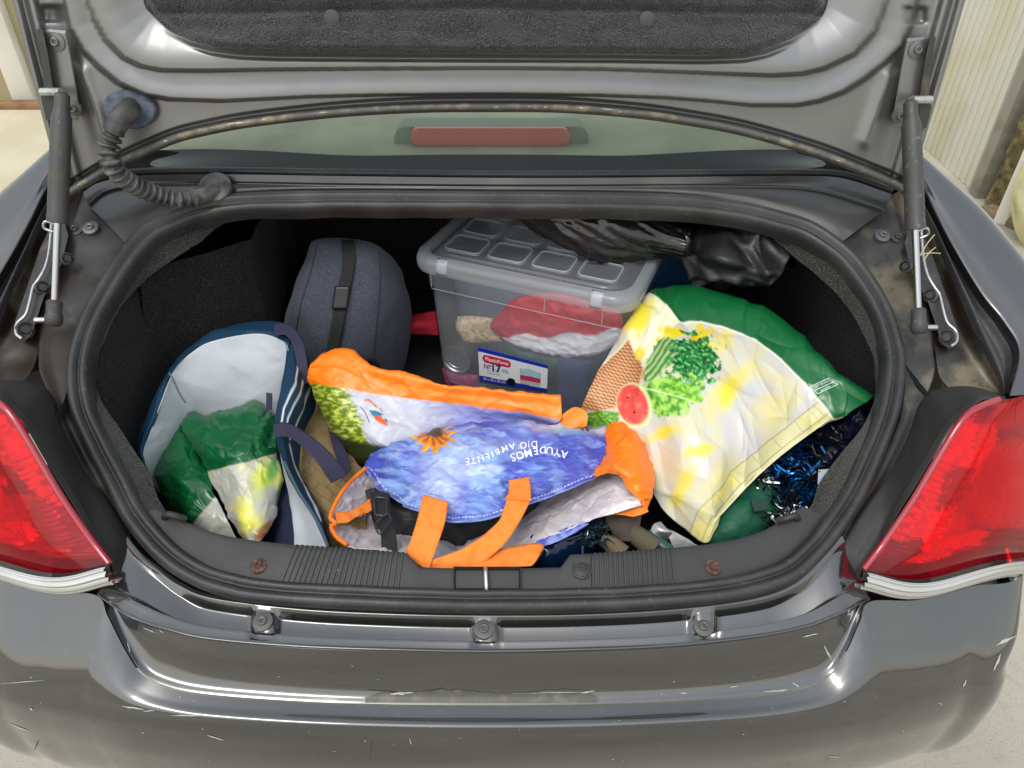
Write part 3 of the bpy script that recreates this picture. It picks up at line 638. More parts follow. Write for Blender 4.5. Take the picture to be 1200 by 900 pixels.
def lid_h(px, py):
    d0 = pdist(px, py, L0c); d3 = sdist(px, py, L3); d4 = sdist(px, py, L4); d7 = sdist(px, py, L7)
    el = pdist(px, py, [(76, 236), (-73, -420)]); er = pdist(px, py, [(1064, 230), (1231, -420)]); ee = np.minimum(el, er)
    h = .010 * np.exp(-((d0 - 5) / 4.2) ** 2) - .016 * np.exp(-((d0 - 13) / 3.0) ** 4) * smooth(8, 12, ee)
    h = h - .004 * smooth(12, 0, d0)
    h = h + .022 * smooth(-1.0, 2.2, d3) - .006 * smooth(4, 30, d3)
    h = h + .024 * smooth(-1.0, 2.2, d4) - .024 * smooth(9, 70, d4)
    cen = smooth(200, 330, px) * smooth(950, 820, px)
    h = h - .008 * np.exp(-((d7 + 6.5) / 2.6) ** 2) * cen + .010 * smooth(-5, 1, d7) * cen + .014 * smooth(-6, 0, d7) * (1 - cen) * smooth(30, 60, py)
    h = h + .006 * np.exp(-((ee - 4) / 3) ** 2) - .007 * np.exp(-((ee - 12) / 3.5) ** 2) + .004 * np.exp(-((ee - 20) / 4) ** 2) - .008 * smooth(22, 30, ee) * smooth(60, 40, ee)
    # hollow above the bracket, rib beside the cable
    for cx, cy, sx in ((66, 18, 1), (1068, 20, -1)):
        h = h - .010 * smooth(16, 6, np.abs(px - cx)) * smooth(12, 6, np.abs(py - cy + 2))
    for pts in ([(100, 85), (112, 120), (122, 160)], [(1038, 90), (1026, 130), (1014, 165)]):
        h = h + .007 * np.exp(-(pdist(px, py, pts) / 9) ** 2)
    return h
nu, nv = 420, 340
u = np.linspace(0, 1, nu); b0 = curve(np.array(L0, float), nu); top = np.stack([-73 + (1231 + 73) * u, np.full(nu, -420.0)], -1)
v = np.linspace(0, 1, nv)[:, None, None] ** 1.35
bul = (np.sin(np.linspace(0, 1, nv) ** 1.35 * math.pi) * 9)[:, None] * ((u - .5) * 2)[None] ** 5
pp = b0[None] * (1 - v) + top[None] * v; PX, PY = pp[..., 0] + bul, pp[..., 1]
H = lid_h(pp[..., 0], PY)
P = lid(PX, PY, H)
# wrap the rim of the lid backwards to its outer skin
e1 = lid(PX[0], PY[0] + 1.5, -.006); e2 = lid(PX[0], PY[0] + 1, -.022); e3 = lid(PX[0], PY[0] - 25, -.040)
P = np.concatenate([np.stack([e3, e2, e1]), P])
lft = np.stack([P[:, :1] + A(.0, .03, 0), P[:, :1] + A(-.004, .010, 0)], 1)[:, :, 0]; rgt = np.stack([P[:, -1:] + A(.004, .010, 0), P[:, -1:] + A(0, .03, 0)], 1)[:, :, 0]
P = np.concatenate([lft, P, rgt], 1)
blid = sheet('boot_lid', P, PAINT_IN, car)
os_ = np.stack([lid(top[:, 0] * (1 - k) + b0[:, 0] * k, top[:, 1] * (1 - k) + b0[:, 1] * k, -.035 - .02 * math.sin(k * math.pi)) for k in np.linspace(0, 1, 20)])
sheet('outer_skin', os_, PAINT, blid)
# worn seam bead along the lower edge
bead = lid(L0c[:, 0], L0c[:, 1] - 5.0, .006)
tube('lid_edge_bead', bead, .0050, mat('worn_lid_edge', (.10, .098, .09), .5, .3, var=[(45, .50, .64, C('#857c68'), 7)], rvar=.2), blid, 10)
r = np.random.default_rng(3)
for k in range(20):
    t = int(r.uniform(12, 185)); q = bead[t:t + int(r.integers(2, 5))]
    if len(q) < 2: continue
    q = curve(q, 6) + LID_N * .0042 + A(0, 0, r.uniform(-.0015, .0025)); tube('paint_chip', q, np.array([.0002, .0006, .0008, .0006, .0005, .0002]) * r.uniform(.5, 1.3), CREAMCHIP, blid, 5)
# felt lining and its clips
fx = np.linspace(0, 1, 260); fb = curve(np.array([(160, -60)] + L7[1:-1] + [(980, -60)], float), 260)
ft = np.stack([160 + 820 * fx, np.full(260, -380.0)], -1); k = np.linspace(0, 1, 120)[:, None, None] ** 1.6
fp = fb[None] * (1 - k) + ft[None] * k; fX, fY = fp[..., 0], fp[..., 1]
fd = sdist(fX, fY, L7)
fh = .014 * smooth(0, 9, fd) + .008 + .006 * fbm(np.stack([fX / 60, fY / 30, fX * 0], -1), 2) - .008 * np.exp(-((fY - 9 - 5 * np.abs((fX - 573) / 300)) / 5) ** 2) * smooth(470, 400, np.abs(fX - 573)) + .0016 * perlin(np.stack([fX / 3, fY / 3, fX * 0], -1))
fp3 = lid(fX, fY, np.maximum(lid_h(fX, fY), 0) + .003 + fh * .7)
felt = sheet('felt_lining', fp3, FELT, blid)
tf = bvh(felt)
for (x, y) in ((389, 21), (758, 23)):
    p, n = hit(tf, x, y); lathe('lining_clip', p, p + LID_N, [(-.004, .0105), (.0025, .0105), (.0035, .009), (.004, .003)], mat('grey_clip', (.05, .05, .05), .7), felt, 20)
# strut brackets on the lid, struts, hinge gear
BOLTM = mat('painted_bolt', (.16, .16, .155), .4, .7, rvar=.1)
for s in (1, -1):
    def mp(x, y): return (x, y) if s > 0 else (1140 - x, y - 9)
    q = [mp(*t) for t in ((1063, 45), (1083, 43), (1090, 47), (1076, 120), (1073, 148), (1048, 150), (1046, 140), (1056, 80))]
    c0 = np.array([lid(x, y, .012) for x, y in q]); c1 = np.array([lid(x, y, .016) for x, y in q]); n = len(q); cc_ = c1.mean(0); c2 = cc_ + (c1 - cc_) * .94 + LID_N * .0012
    V = np.concatenate([c0, c1, c2]); F = [tuple(f) for f in gfaces(3, n, False, True)] + [tuple(range(2 * n, 3 * n))]
    br = mk('strut_bracket', V, F, PAINT_IN, blid, False)
    x, y = mp(1075, 58); p = lid(x, y, .018); bolt(x, y, p, br, BOLTM, .010, LID_N)
    x, y = mp(1054, 136); p = lid(x, y, .017); bolt(x, y, p, br, BOLTM, .009, LID_N)
    # bracket side wall
    w = [mp(*t) for t in ((1090, 43), (1097, 43), (1092, 75), (1088, 118), (1092, 124), (1086, 150), (1078, 150), (1077, 118), (1084, 72))]
    V = np.concatenate([np.array([lid(x, y, .010) for x, y in w]), np.array([lid(x, y, .030) for x, y in w])])
    mk('bracket_flange', V, [tuple(f) for f in gfaces(2, len(w), False, True)] + [tuple(range(len(w), 2 * len(w)))], DARKSTEEL, br, False)
    pt = lid(*mp(1067, 122), .046); pb = rim(*mp(1077, 384), .030)
    tube('ball_pin', np.array([lid(*mp(1090, 117), .030), lid(*mp(1068, 117), .046)]), .006, STEEL, br, 10)
    ax = pb - pt; Ln = np.linalg.norm(ax); ax /= Ln
    d_split = rays(*mp(1074, 268)); # where the rod leaves the cylinder, about 56 % down
    cyl = Ln * .57
    strut = lathe('gas_strut', pt - ax * .006, pt + ax, [(0, .005), (.004, .0095), (.024, .0100), (.030, .0115), (.036, .0132), (cyl * .6, .0135), (cyl - .012, .0135), (cyl - .010, .0140), (cyl, .0140), (cyl + .001, .0055)], STRUT, car, 22)
    lathe('rod', pt + ax * cyl, pt + ax * 9, [(-.02, .0048), (Ln - cyl - .012, .0048)], CHROME, strut, 14)
    lathe('rod_end', pt + ax * (Ln - .030), pt + ax * 9, [(0, .006), (.003, .0105), (.020, .0105), (.024, .012), (.034, .012), (.039, .008)], STRUT, strut, 16)
    tube('ball_pin', np.array([pb, pb + A(s * .026, 0, 0)]), .0045, STEEL, strut, 10)
    ep = pt + ax * (cyl - .002); tube('strut_ring', curve([ep, ep + A(s * .014, 0, .006), ep + A(s * .020, 0, -.004), ep + A(s * .010, 0, -.010)], 12), .0022, STEEL, strut, 8)
    # hinge plate on the gutter wall with spring wire, bushes and bolts
    hp = [mp(*t) for t in ((1078, 268), (1093, 300), (1108, 345), (1122, 385), (1122, 402), (1112, 410), (1103, 400), (1088, 355), (1068, 318), (1060, 285), (1065, 268))]
    V = np.concatenate([np.array([rim(x, y, .004) for x, y in hp]), np.array([rim(x, y, .016) for x, y in hp])])
    hg = mk('hinge_plate', V, [tuple(f) for f in gfaces(2, len(hp), False, True)] + [tuple(range(len(hp), 2 * len(hp)))], DARKSTEEL, car, False)
    wp = [mp(*t) for t in ((1079, 262), (1082, 300), (1087, 322), (1096, 338), (1101, 345), (1105, 362), (1110, 378), (1120, 388), (1121, 400), (1114, 406))]
    tube('spring_wire', curve(np.array([rim(x, y, .026) for x, y in wp]), 50), .0024, STEEL, hg, 8)
    for (x, y, r_) in ((1092, 347, .011), (1063, 313, .010), (1112, 396, .013)):
        p = rim(*mp(x, y), .016); nn = A(-s * .75, -.5, .45); lathe('bush', p, p + nn, [(0, r_), (.006, r_), (.007, r_ * .8), (.004, r_ * .7), (.004, r_ * .5), (.010, r_ * .45), (.010, r_ * .1)], DARKSTEEL, hg, 18)
    for (x, y) in ((1034, 276), (1052, 278)):
        p = rim(*mp(x, y), -.002); bolt(x, y, p, hg, BOLTM if x < 1040 else DARKSTEEL, .010, RIM_N)
# dry grass caught in the right gutter
straw = mat('dry_straw', C('#b9a987'), .8)
for (a_, b_) in (((1095, 275), (1076, 303)), ((1074, 300), (1102, 297)), ((1082, 306), (1096, 290))):
    tube('straw', curve([rim(*a_, .034), rim((a_[0] + b_[0]) / 2, (a_[1] + b_[1]) / 2 - 2, .04), rim(*b_, .030)], 8), .0009, straw, car, 5)
# cable boot between lid and body
og = lid(153, 128, .006); ex = np.array([lid(184, 133, .006) - og, lid(150, 150, .006) - og])
an = np.linspace(0, 2 * math.pi, 36, endpoint=False)
rings = [(1.0, -.004), (1.0, .003), (.93, .006), (.75, .0055), (.45, .007)]
V = np.concatenate([og + np.cos(an)[:, None] * ex[0] * k + np.sin(an)[:, None] * ex[1] * k + LID_N * h for k, h in rings]); F = [tuple(f) for f in gfaces(5, 36, False, True)] + [tuple(range(4 * 36, 5 * 36))]
cb = mk('cable_grommet', V, F, GROM, car, True, auto=40)
e_end = rim(250, 222, .022)
path = curve([lid(154, 126, .008), lid(147, 132, .034), lid(136, 148, .045), lid(128, 170, .050), lid(130, 190, .055), onY(142, 207, 1.06), onY(165, 221, 1.08), onY(190, 230, 1.10), onY(215, 233, 1.115), onY(238, 229, 1.14), e_end], 420)
tt = np.linspace(0, 1, 420); corr = (tt > .20) & (tt < .86)
rad = np.where(corr, 0.0118 + .0032 * np.sign(np.sin(tt * 2 * math.pi * 26)) * np.abs(np.sin(tt * 2 * math.pi * 26)) ** .4, .0125)
rad = np.where(tt < .20, .0155 - .002 * smooth(.10, .2, tt), rad); rad = np.where(tt > .86, .0115, rad)
tube('cable_boot', path, rad, BOOTR, cb, 20)
V = [e_end + A(0, .006, .004)]; lathe('body_grommet', e_end + A(0, .010, .000), e_end + A(0, -.6, .8), [(-.006, .026), (.002, .026), (.005, .022), (.005, .015)], BOOTR, cb, 26)

# ================================================================== things in the boot
def pg(G, nu, nv):
    return grid(np.array(G, float), nu, nv)
def cloth(name, G, nu, nv, m, parent=None, wr=((30, .003, 'r'),), colf=None, thick=.0012, byY=False, seed=0.0, hide=None, edge0=True):
    """a soft sheet through traced control points; wr: wrinkle layers (scale, amplitude, kind)"""
    G = np.array(G, float)
    if hide is not None:            # tuck the far edge down behind
        h = G[0].copy(); h[:, 1] += hide[0]; h[:, 2] += hide[1]; G = np.concatenate([h[None], G])
    Q = grid(G, nu, nv); px, py = Q[..., 0], Q[..., 1]
    P = (onY if byY else onZ)(px, py, Q[..., 2]); n = normals(P); q = P + seed
    for (sc, am, kd) in wr:
        if kd == 'r': d = ridge(q * sc, 3) - .55
        elif kd == 'f': d = facet(q, int(sc), int(seed * 10) + 3) * 20 - .5
        elif kd == 'n': d = fbm(q * sc, 2)
        elif kd == 'c': d = creases(px, py, sc[0], int(seed * 10) + 1, 1.0, sc[1], sc[2], *(sc[3:] or ()))
        elif kd == 'u': d = perlin(q * A(sc * 2.2, sc * .4, sc * .4))
        P = P + n * (am * d)[..., None]
    col = None
    if colf is not None: col = colf(px, py)
    return sheet(name, P, m, parent, thick=thick, col=col), P, Q
class Ink:
    """flat print laid out on the sheet's own pattern coordinates"""
    def __init__(s, px, py, base): s.x, s.y = px, py; s.c = np.ones(px.shape + (3,)) * np.asarray(base)
    def put(s, w, c):
        w = np.clip(np.asarray(w, float), 0, 1)[..., None]; s.c = s.c * (1 - w) + np.asarray(c) * w; return s
    def area(s, poly_, c, soft=1.2, rough=0.0, sc=.12):
        d = sdist(s.x, s.y, poly_)
        if rough: d = d + rough * fbm(np.stack([s.x * sc, s.y * sc, s.x * 0], -1), 3)
        return s.put(smooth(-soft, soft, d), c)
    def line(s, pts, w, c, soft=.7): return s.put(smooth(w + soft, w - soft, pdist(s.x, s.y, pts)), c)
    def ell(s, cx, cy, rx, ry, ang=0, soft=.15, rough=0.0, sc=.1):
        ca, sa_ = math.cos(R_(ang)), math.sin(R_(ang)); dx, dy = s.x - cx, s.y - cy
        r = np.hypot((dx * ca + dy * sa_) / rx, (-dx * sa_ + dy * ca) / ry)
        if rough: r = r + rough * fbm(np.stack([s.x * sc, s.y * sc, s.x * 0 + 3], -1), 3)
        return smooth(1 + soft, 1 - soft, r)
    def n(s, sx, sy=None, o=3, k=0): return fbm(np.stack([s.x * sx, s.y * (sy or sx), s.x * 0 + k], -1), o)
PRINT = mat('printed_woven_plastic', attr=True, rough=.34, spec=.5, rvar=.12, bump=[(230, .22, .0015, 'noise')])
PRINTG = mat('glossy_printed_plastic', attr=True, rough=.22, spec=.55, rvar=.15, bump=[(190, .10, .0015, 'noise')])
CLOTHM = mat('printed_cloth', attr=True, rough=.8, spec=.25, bump=[(500, .3, .001, 'noise')])
ORANGE = C('#f57a10')
OSTRAP = mat('orange_webbing', C('#f58a3c'), .75, spec=.25, var=[(90, .45, .7, C('#ee7a26'), 3)], bump=[(700, .4, .001, 'weave'), (60, .3, .002, 'noise')])
PSTRAP = mat('dark_violet_webbing', C('#38354a'), .8, spec=.25, bump=[(700, .4, .001, 'weave')])
BLACKW = mat('black_webbing', (.012, .012, .012), .7, bump=[(900, .4, .001, 'weave')])
def ribbon(name, pairs, m, parent, n=40, nv=9, thick=.0009, wr=.0008, crown=0.0):
    crown = crown * .3
    G = [[(a[0], a[1], z), ((a[0] + b[0]) / 2, (a[1] + b[1]) / 2, z + crown), (b[0], b[1], z)] for a, b, z in pairs]
    Q = grid(np.array(G, float), n, nv); P = onZ(Q[..., 0], Q[..., 1], Q[..., 2])
    if wr: P = P + normals(P) * (wr * fbm(P * 50, 2))[..., None]
    return sheet(name, P, m, parent, thick=thick, offset=0)

# ---------------------------------------------------------------- storage box and what is in it
b0_ = onZ(485, 313, .851); b1_ = onZ(739, 367, .851)
ex = b1_ - b0_; bw = np.linalg.norm(ex); ex /= bw; ey = A(-ex[1], ex[0], 0); bd = .30
BM = A(0, 0, 0) + b0_; BZ = .575
def bx(u, v_, z): return BM + ex * u + ey * v_ + A(0, 0, z - BM[2])
def rrect(w0, w1, d0, d1, r, z, n=8):
    P = []
    for (cx, cy, a0) in ((w1 - r, d0 + r, -90), (w1 - r, d1 - r, 0), (w0 + r, d1 - r, 90), (w0 + r, d0 + r, 180)):
        for t in np.linspace(a0, a0 + 90, n): P.append(bx(cx + r * math.cos(R_(t)), cy + r * math.sin(R_(t)), z))
    return np.array(P)
BOXP = glassy('clear_box_plastic', (.95, .96, .98), haze_col=(.84, .90, .98), haze=.21, rough=.12, ior=1.40, bump=(6, .1, .01))
LIDP = glassy('clear_lid_plastic', (.93, .95, .97), haze_col=(.80, .85, .92), haze=.22, rough=.10, ior=1.45)
RIMPL = glassy('thick_lid_rim_plastic', (.9, .92, .94), haze_col=(.82, .88, .95), haze=.42, rough=.15, ior=1.45)
box = empty('storage_box', tuple(bx(bw / 2, bd / 2, BZ)), 'clear plastic storage box with ribbed lid and printed label in the middle of the boot', 'storage box')
body = [rrect(.034, bw - .034, .034, bd - .034, .02, BZ + .001), rrect(.028, bw - .028, .028, bd - .028, .03, BZ), rrect(.024, bw - .024, .024, bd - .024, .035, BZ + .012)]
for z in np.linspace(BZ + .03, .806, 8): k = (z - BZ) / (.806 - BZ); body.append(rrect(.024 - .010 * k, bw - .024 + .010 * k, .024 - .010 * k, bd - .024 + .010 * k, .035, z))
body += [rrect(.009, bw - .009, .009, bd - .009, .035, .811), rrect(.008, bw - .008, .008, bd - .008, .035, .85)]
bo = sheet('box_body', np.array(body), BOXP, box, cv=True)
mk('box_base', body[0], [tuple(range(32))], BOXP, bo, False)
ledge = np.array(rrect(.0085, bw - .0085, .0085, bd - .0085, .035, .8085)); tube('ledge_line', np.array([bx(.03, .0085, .8085), bx(bw * .5, .0082, .8085), bx(bw - .03, .0085, .8085)]), .0007, RIMPL, bo, 6)
for u_ in (.03, bw * .62, bw - .05): tube('stiffening_rib', np.array([bx(u_, .0075, .812), bx(u_, .0075, .850)]), .0008, RIMPL, bo, 6)
lidr = [rrect(-.004, bw + .004, -.004, bd + .004, .04, .846), rrect(-.007, bw + .007, -.007, bd + .007, .042, .853), rrect(-.007, bw + .007, -.007, bd + .007, .042, .866), rrect(-.003, bw + .003, -.003, bd + .003, .042, .876), rrect(.012, bw - .012, .012, bd - .012, .04, .8765)]
lo_ = sheet('box_lid', np.array(lidr), RIMPL, box, cv=True)
lt_ = [rrect(.012, bw - .012, .012, bd - .012, .04, .8765), rrect(.018, bw - .018, .018, bd - .018, .036, .870), rrect(.026, bw - .026, .026, bd - .026, .034, .870), rrect(.029, bw - .029, .029, bd - .029, .032, .876)]
lt2 = sheet('lid_top', np.array(lt_), LIDP, lo_, cv=True)
mk('lid_plate', lt_[-1], [tuple(range(32))], LIDP, lo_, False)
for k in range(4):
    for j in range(3):
        w = (bw - .066) / 4; d = (bd - .066) / 3; u0_ = .033 + k * w + .006; v0 = .033 + j * d + .006
        R4 = [rrect(u0_, u0_ + w - .012, v0, v0 + d - .012, .012, .8763), rrect(u0_ + .001, u0_ + w - .013, v0 + .001, v0 + d - .013, .012, .8795), rrect(u0_ + .004, u0_ + w - .016, v0 + .004, v0 + d - .016, .010, .8805), rrect(u0_ + .006, u0_ + w - .018, v0 + .006, v0 + d - .018, .010, .8785)]
        pn = sheet('lid_panel', np.array(R4), LIDP, lo_, cv=True)
        tube('panel_edge', np.array(rrect(u0_ + .002, u0_ + w - .014, v0 + .002, v0 + d - .014, .012, .8802)), .0009, RIMPL, pn, 6, closed=True)
for u_ in (.05, bw - .07):
    P = np.array([[bx(u_ + a, -.0075, .850), bx(u_ + a, -.009, .858), bx(u_ + a, -.0085, .868), bx(u_ + a, -.004, .876), bx(u_ + a, .004, .8785)] for a in np.linspace(0, .022, 5)])
    sheet('lid_clip', P, RIMPL, lo_, thick=.0015)
# label on the front wall: front-wall plane
FN = -ey; FP = bx(0, .0195, .70)
def front(px, py, off=0.0): return onPl(np.asarray(px, float), np.asarray(py, float), FP + FN * off, FN)
def lab(u, v): # 0..1 on the label quad
    a = A(560, 406.5); b = A(642, 428); c = A(641, 459.5); d = A(562, 447); x = (a * (1 - u) + b * u) * (1 - v) + (d * (1 - u) + c * u) * v
    return x
uu, vv = np.meshgrid(np.linspace(0, 1, 130), np.linspace(0, 1, 60), indexing='ij')
a_, b_, c_, d_ = A(560, 406.5), A(642, 428), A(641, 459.5), A(562, 447)
Lp = (a_ * (1 - uu[..., None]) + b_ * uu[..., None]) * (1 - vv[..., None]) + (d_ * (1 - uu[..., None]) + c_ * uu[..., None]) * vv[..., None]
col = np.ones(uu.shape + (3,)) * C('#dcdde2')
col[(vv < .13)] = C('#1b2f9c'); col[(vv > .82 + .06 * uu)] = C('#1b2f9c')
col[(np.abs(uu - .265) < .205) & (np.hypot(np.maximum(np.abs(uu - .265) - .16, 0) / .045, (vv - .30) / .115) < 1)] = C('#c6203a')
t = (uu > .60) & (uu < .90) & (vv > .34) & (vv < .86)
col[t & (vv < .55 - .15 * np.abs(uu - .75))] = C('#8fb9bd'); col[t & (vv >= .55) & (vv < .72)] = C('#b3345e'); col[t & (vv >= .72)] = C('#b9b4b0')
col[np.hypot((uu - .75) / .13, (vv - .42) / .12) < 1] = C('#9cc6c6')
col[np.hypot((uu - .47) / .065, (vv - .86) / .13) < 1] = C('#17130f')
for vy in (.56, .63, .70): col[(np.abs(vv - vy) < .012) & (uu > .12) & (uu < .30) & (np.sin(uu * 330) > -.3)] = C('#5a6184')
label = sheet('box_label', front(Lp[..., 0], Lp[..., 1], .0015), mat('printed_paper_label', attr=True, rough=.35), box, thick=.0006, col=col)
def label_text(s, cu_, cv_, size, colr, bold=0.0, name='label_text', squash=1.0):
    V, F = text_data(s, 1.0, bold); X = []
    for x, y, _ in V:
        q = lab(cu_ + x * size * squash, cv_ - y * size * 2.05); X.append(front(q[0], q[1], .0030))
    mk(name, X, F, mat('ink_' + name, colr, .4), label, False)
label_text('PlasticForte', .265, .30, .075, C('#f4f4f4'), .01, 'brand_lettering', .95)
label_text('Nº', .125, .53, .095, C('#1a2a6e'), .01, 'number_lettering'); label_text('17', .245, .53, .15, C('#1a2a6e'), .025, 'number_lettering'); label_text('35L', .385, .555, .07, C('#5a6490'), 0, 'litre_lettering')
label_text('39 x 40 x 35 cm', .22, .905, .05, C('#e8e8f0'), 0, 'size_lettering')
def inbox(name, pts, off, m, lab_, cat, colf=None, wr=((40, .003, 'r'),), nu=50, nv=50, bulge=.012, thick=.001, grp=None):
    """a soft thing lying against the inside of the box front"""
    Q = pg(pts, nu, nv); px, py = Q[..., 0], Q[..., 1]; uu_, vv_ = np.meshgrid(np.linspace(-1, 1, nu), np.linspace(-1, 1, nv), indexing='ij')
    P = onPl(px, py, FP - FN * off, FN) + FN * (bulge * (1 - uu_ ** 4) * (1 - vv_ ** 4))[..., None]; n = normals(P)
    for sc, am, kd in wr: P = P + n * (am * ((ridge(P * sc, 2) - .5) if kd == 'r' else fbm(P * sc, 2)))[..., None]
    P2 = P - FN * .04 * (1 - np.maximum(uu_ ** 4, vv_ ** 4))[..., None] * 1.0
    o = sheet(name, P, m, None, thick=.004, col=None if colf is None else colf(px, py)); return tag(o, lab_, cat, grp)
def rw(px, py):
    k = Ink(px, py, C('#f0f1f4')); k.put(smooth(-1, 1, (391 - .03 * (px - 600)) - py + 3 * np.sin(px * .12)), C('#c01f2c')); return k.c
inbox('snack_packet', [[(574, 380), (600, 352), (640, 343), (690, 352), (727, 366)], [(577, 386), (610, 380), (650, 378), (690, 382), (730, 385)], [(590, 398), (620, 402), (655, 405), (690, 405), (726, 400)], [(610, 408), (640, 414), (665, 418), (692, 418), (712, 412)]], .030,
      PRINTG, 'red and white plastic packet lying inside the clear storage box', 'packet', rw, wr=((45, .006, 'r'), (16, .006, 'n')))
inbox('pasta_packet', [[(536, 371), (556, 370), (577, 373)], [(534, 385), (558, 386), (582, 388)], [(546, 402), (562, 402), (588, 400)]], .040, mat('pasta_beige', C('#cdb48a'), .4, var=[(60, .42, .62, C('#e6d3ad'), 3), (90, .5, .7, C('#8d6f48'), 3)], bump=[(90, .8, .004, 'noise')]),
      'beige packet above the tin inside the clear storage box', 'packet')
inbox('navy_cloth', [[(654, 418), (672, 420), (694, 424)], [(652, 445), (672, 446), (692, 450)], [(652, 478), (672, 480), (690, 482)]], .024, mat('navy_cloth', C('#2c3a5e'), .85), 'navy blue cloth folded in the right end of the clear storage box', 'cloth')
inbox('green_packet', [[(590, 405), (625, 410), (690, 424)], [(590, 418), (640, 425), (676, 440)], [(600, 430), (640, 440), (660, 446)]], .046, mat('green_film', C('#2f5a48'), .3), 'dark green packet behind the label of the storage box', 'packet')
inbox('pink_box', [[(518, 432), (545, 437), (560, 440)], [(520, 445), (545, 450), (562, 452)], [(522, 458), (545, 462), (562, 464)]], .03, mat('pink_card', C('#a03b68'), .5), 'pink packet under the tin in the clear storage box', 'packet')
inbox('grey_bag', [[(532, 322), (580, 330), (640, 344), (722, 362)], [(538, 370), (580, 380), (640, 396), (722, 410)], [(545, 440), (580, 450), (640, 465), (712, 480)]], .13, mat('slate_grey_bag', C('#7d8796'), .6), 'slate grey bag lining the back of the clear storage box', 'bag', bulge=.02)
cc0 = front(534, 421, -.022)
tin = lathe('food_tin', cc0 + ey * .08, cc0, [(0, .031), (.001, .0325), (.078, .0325), (.080, .0335), (.082, .033), (.0815, .030), (.078, .0285), (.079, .022), (.0775, .021), (.0785, .010), (.0775, .009), (.079, .003)], mat('tin_metal', (.62, .62, .60), .3, 1.0, rvar=.1), None, 40, auto=60)
tag(tin, 'round metal tin lying on its side inside the clear storage box', 'tin')

# ---------------------------------------------------------------- grey cool bag
G = [[(384, 288, 1.36), (380, 287, 1.36), (397, 286, 1.36), (420, 287, 1.36), (438, 294, 1.36), (452, 306, 1.36), (448, 310, 1.40)],
     [(374, 290, 1.36), (367, 283, 1.27), (392, 281, 1.255), (420, 281.5, 1.25), (447, 291, 1.26), (469, 313, 1.30), (462, 320, 1.40)],
     [(368, 308, 1.36), (359, 305, 1.24), (388, 304, 1.215), (420, 305, 1.205), (450, 312, 1.225), (474, 331, 1.29), (468, 336, 1.40)],
     [(355, 340, 1.36), (347, 335, 1.225), (380, 338, 1.195), (415, 340, 1.185), (452, 344, 1.205), (480, 357, 1.29), (474, 360, 1.40)],
     [(345, 370, 1.36), (338, 365, 1.21), (370, 370, 1.178), (408, 372, 1.168), (448, 376, 1.188), (479, 386, 1.28), (474, 388, 1.40)],
     [(340, 388, 1.36), (332, 386, 1.24), (364, 400, 1.168), (402, 405, 1.158), (445, 408, 1.178), (474, 416, 1.27), (468, 418, 1.40)],
     [(340, 420, 1.36), (332, 420, 1.24), (360, 440, 1.168), (398, 445, 1.158), (440, 448, 1.178), (466, 450, 1.26), (462, 452, 1.40)]]
DENIM = mat('grey_blue_melange_cloth', C('#3e434f'), .85, spec=.2, sheen=.1, var=[(420, .42, .68, C('#585d69'), 6), (900, .5, .7, C('#2b2f39'), 2)], bump=[(600, .5, .0015, 'noise'), (20, .25, .006, 'noise')])
cool = empty('cool_bag', tuple(onY(400, 440, 1.22)), 'grey blue cloth cool bag with a black strap beside the storage box', 'cool bag')
cb_, cP, cQ = cloth('bag_shell', G, 90, 110, DENIM, cool, wr=((11, .004, 'n'), (40, .0008, 'n')), byY=True, thick=.003)
tc_ = bvh(cb_)
def on_surface(tree, pts, lift, n=40):
    H = [hit(tree, x, y) for x, y in curve(np.array(pts, float), n)]; return np.array([p + (q if q @ (CAM - p) > 0 else -q) * lift for p, q in H if p is not None])
sp = on_surface(tc_, [(408, 284), (410, 306), (405, 335), (398, 370), (391, 405), (388, 425)], .004, 44); strap('strap', sp, .023, BLACKW, cool, nrm=RI, thick=.003)
bk = on_surface(tc_, [(403, 335), (401, 350), (399, 362)], .008, 10); strap('strap_buckle', bk, .027, mat('black_buckle', (.01, .01, .01), .35), cool, nrm=RI, thick=.006)
sm = on_surface(tc_, [(372, 287), (364, 320), (352, 360), (346, 400)], .0006, 40); tube('seam', sm, .0012, mat('dark_side_seam', C('#2b3040'), .9), cool, 6)
sm = on_surface(tc_, [(444, 296), (445, 330), (442, 370), (438, 415)], .0006, 40); tube('seam', sm, .0014, mat('dark_seam', C('#2b3040'), .9), cool, 6)
pl = on_surface(tc_, [(425, 419), (431, 418), (437, 422), (441, 430)], .006, 10); tube('zip_pull', pl, .006, BLACKW, cool, 8)
# red cloth and blue crate glimpsed behind
o, _, _ = cloth('red_cloth', [[(476, 368, 1.33), (490, 367, 1.33), (510, 364, 1.33)], [(476, 380, 1.31), (490, 380, 1.30), (512, 379, 1.31)], [(476, 391, 1.30), (490, 392, 1.30), (514, 393, 1.30)]], 20, 30, mat('red_cloth', C('#a3122a'), .8), None, byY=True, wr=((20, .004, 'n'),))
tag(o, 'small piece of red cloth between the cool bag and the storage box', 'cloth')
pb_ = onZ(790, 330, .76); o = rbox('blue_crate', pb_ + A(.0, .06, -.10), (.10, .16, .36), mat('dark_blue_plastic', C('#123a66'), .35, rvar=.1), None, .008)
tag(o, 'dark blue plastic crate behind the green and white bag, right of the storage box', 'crate')

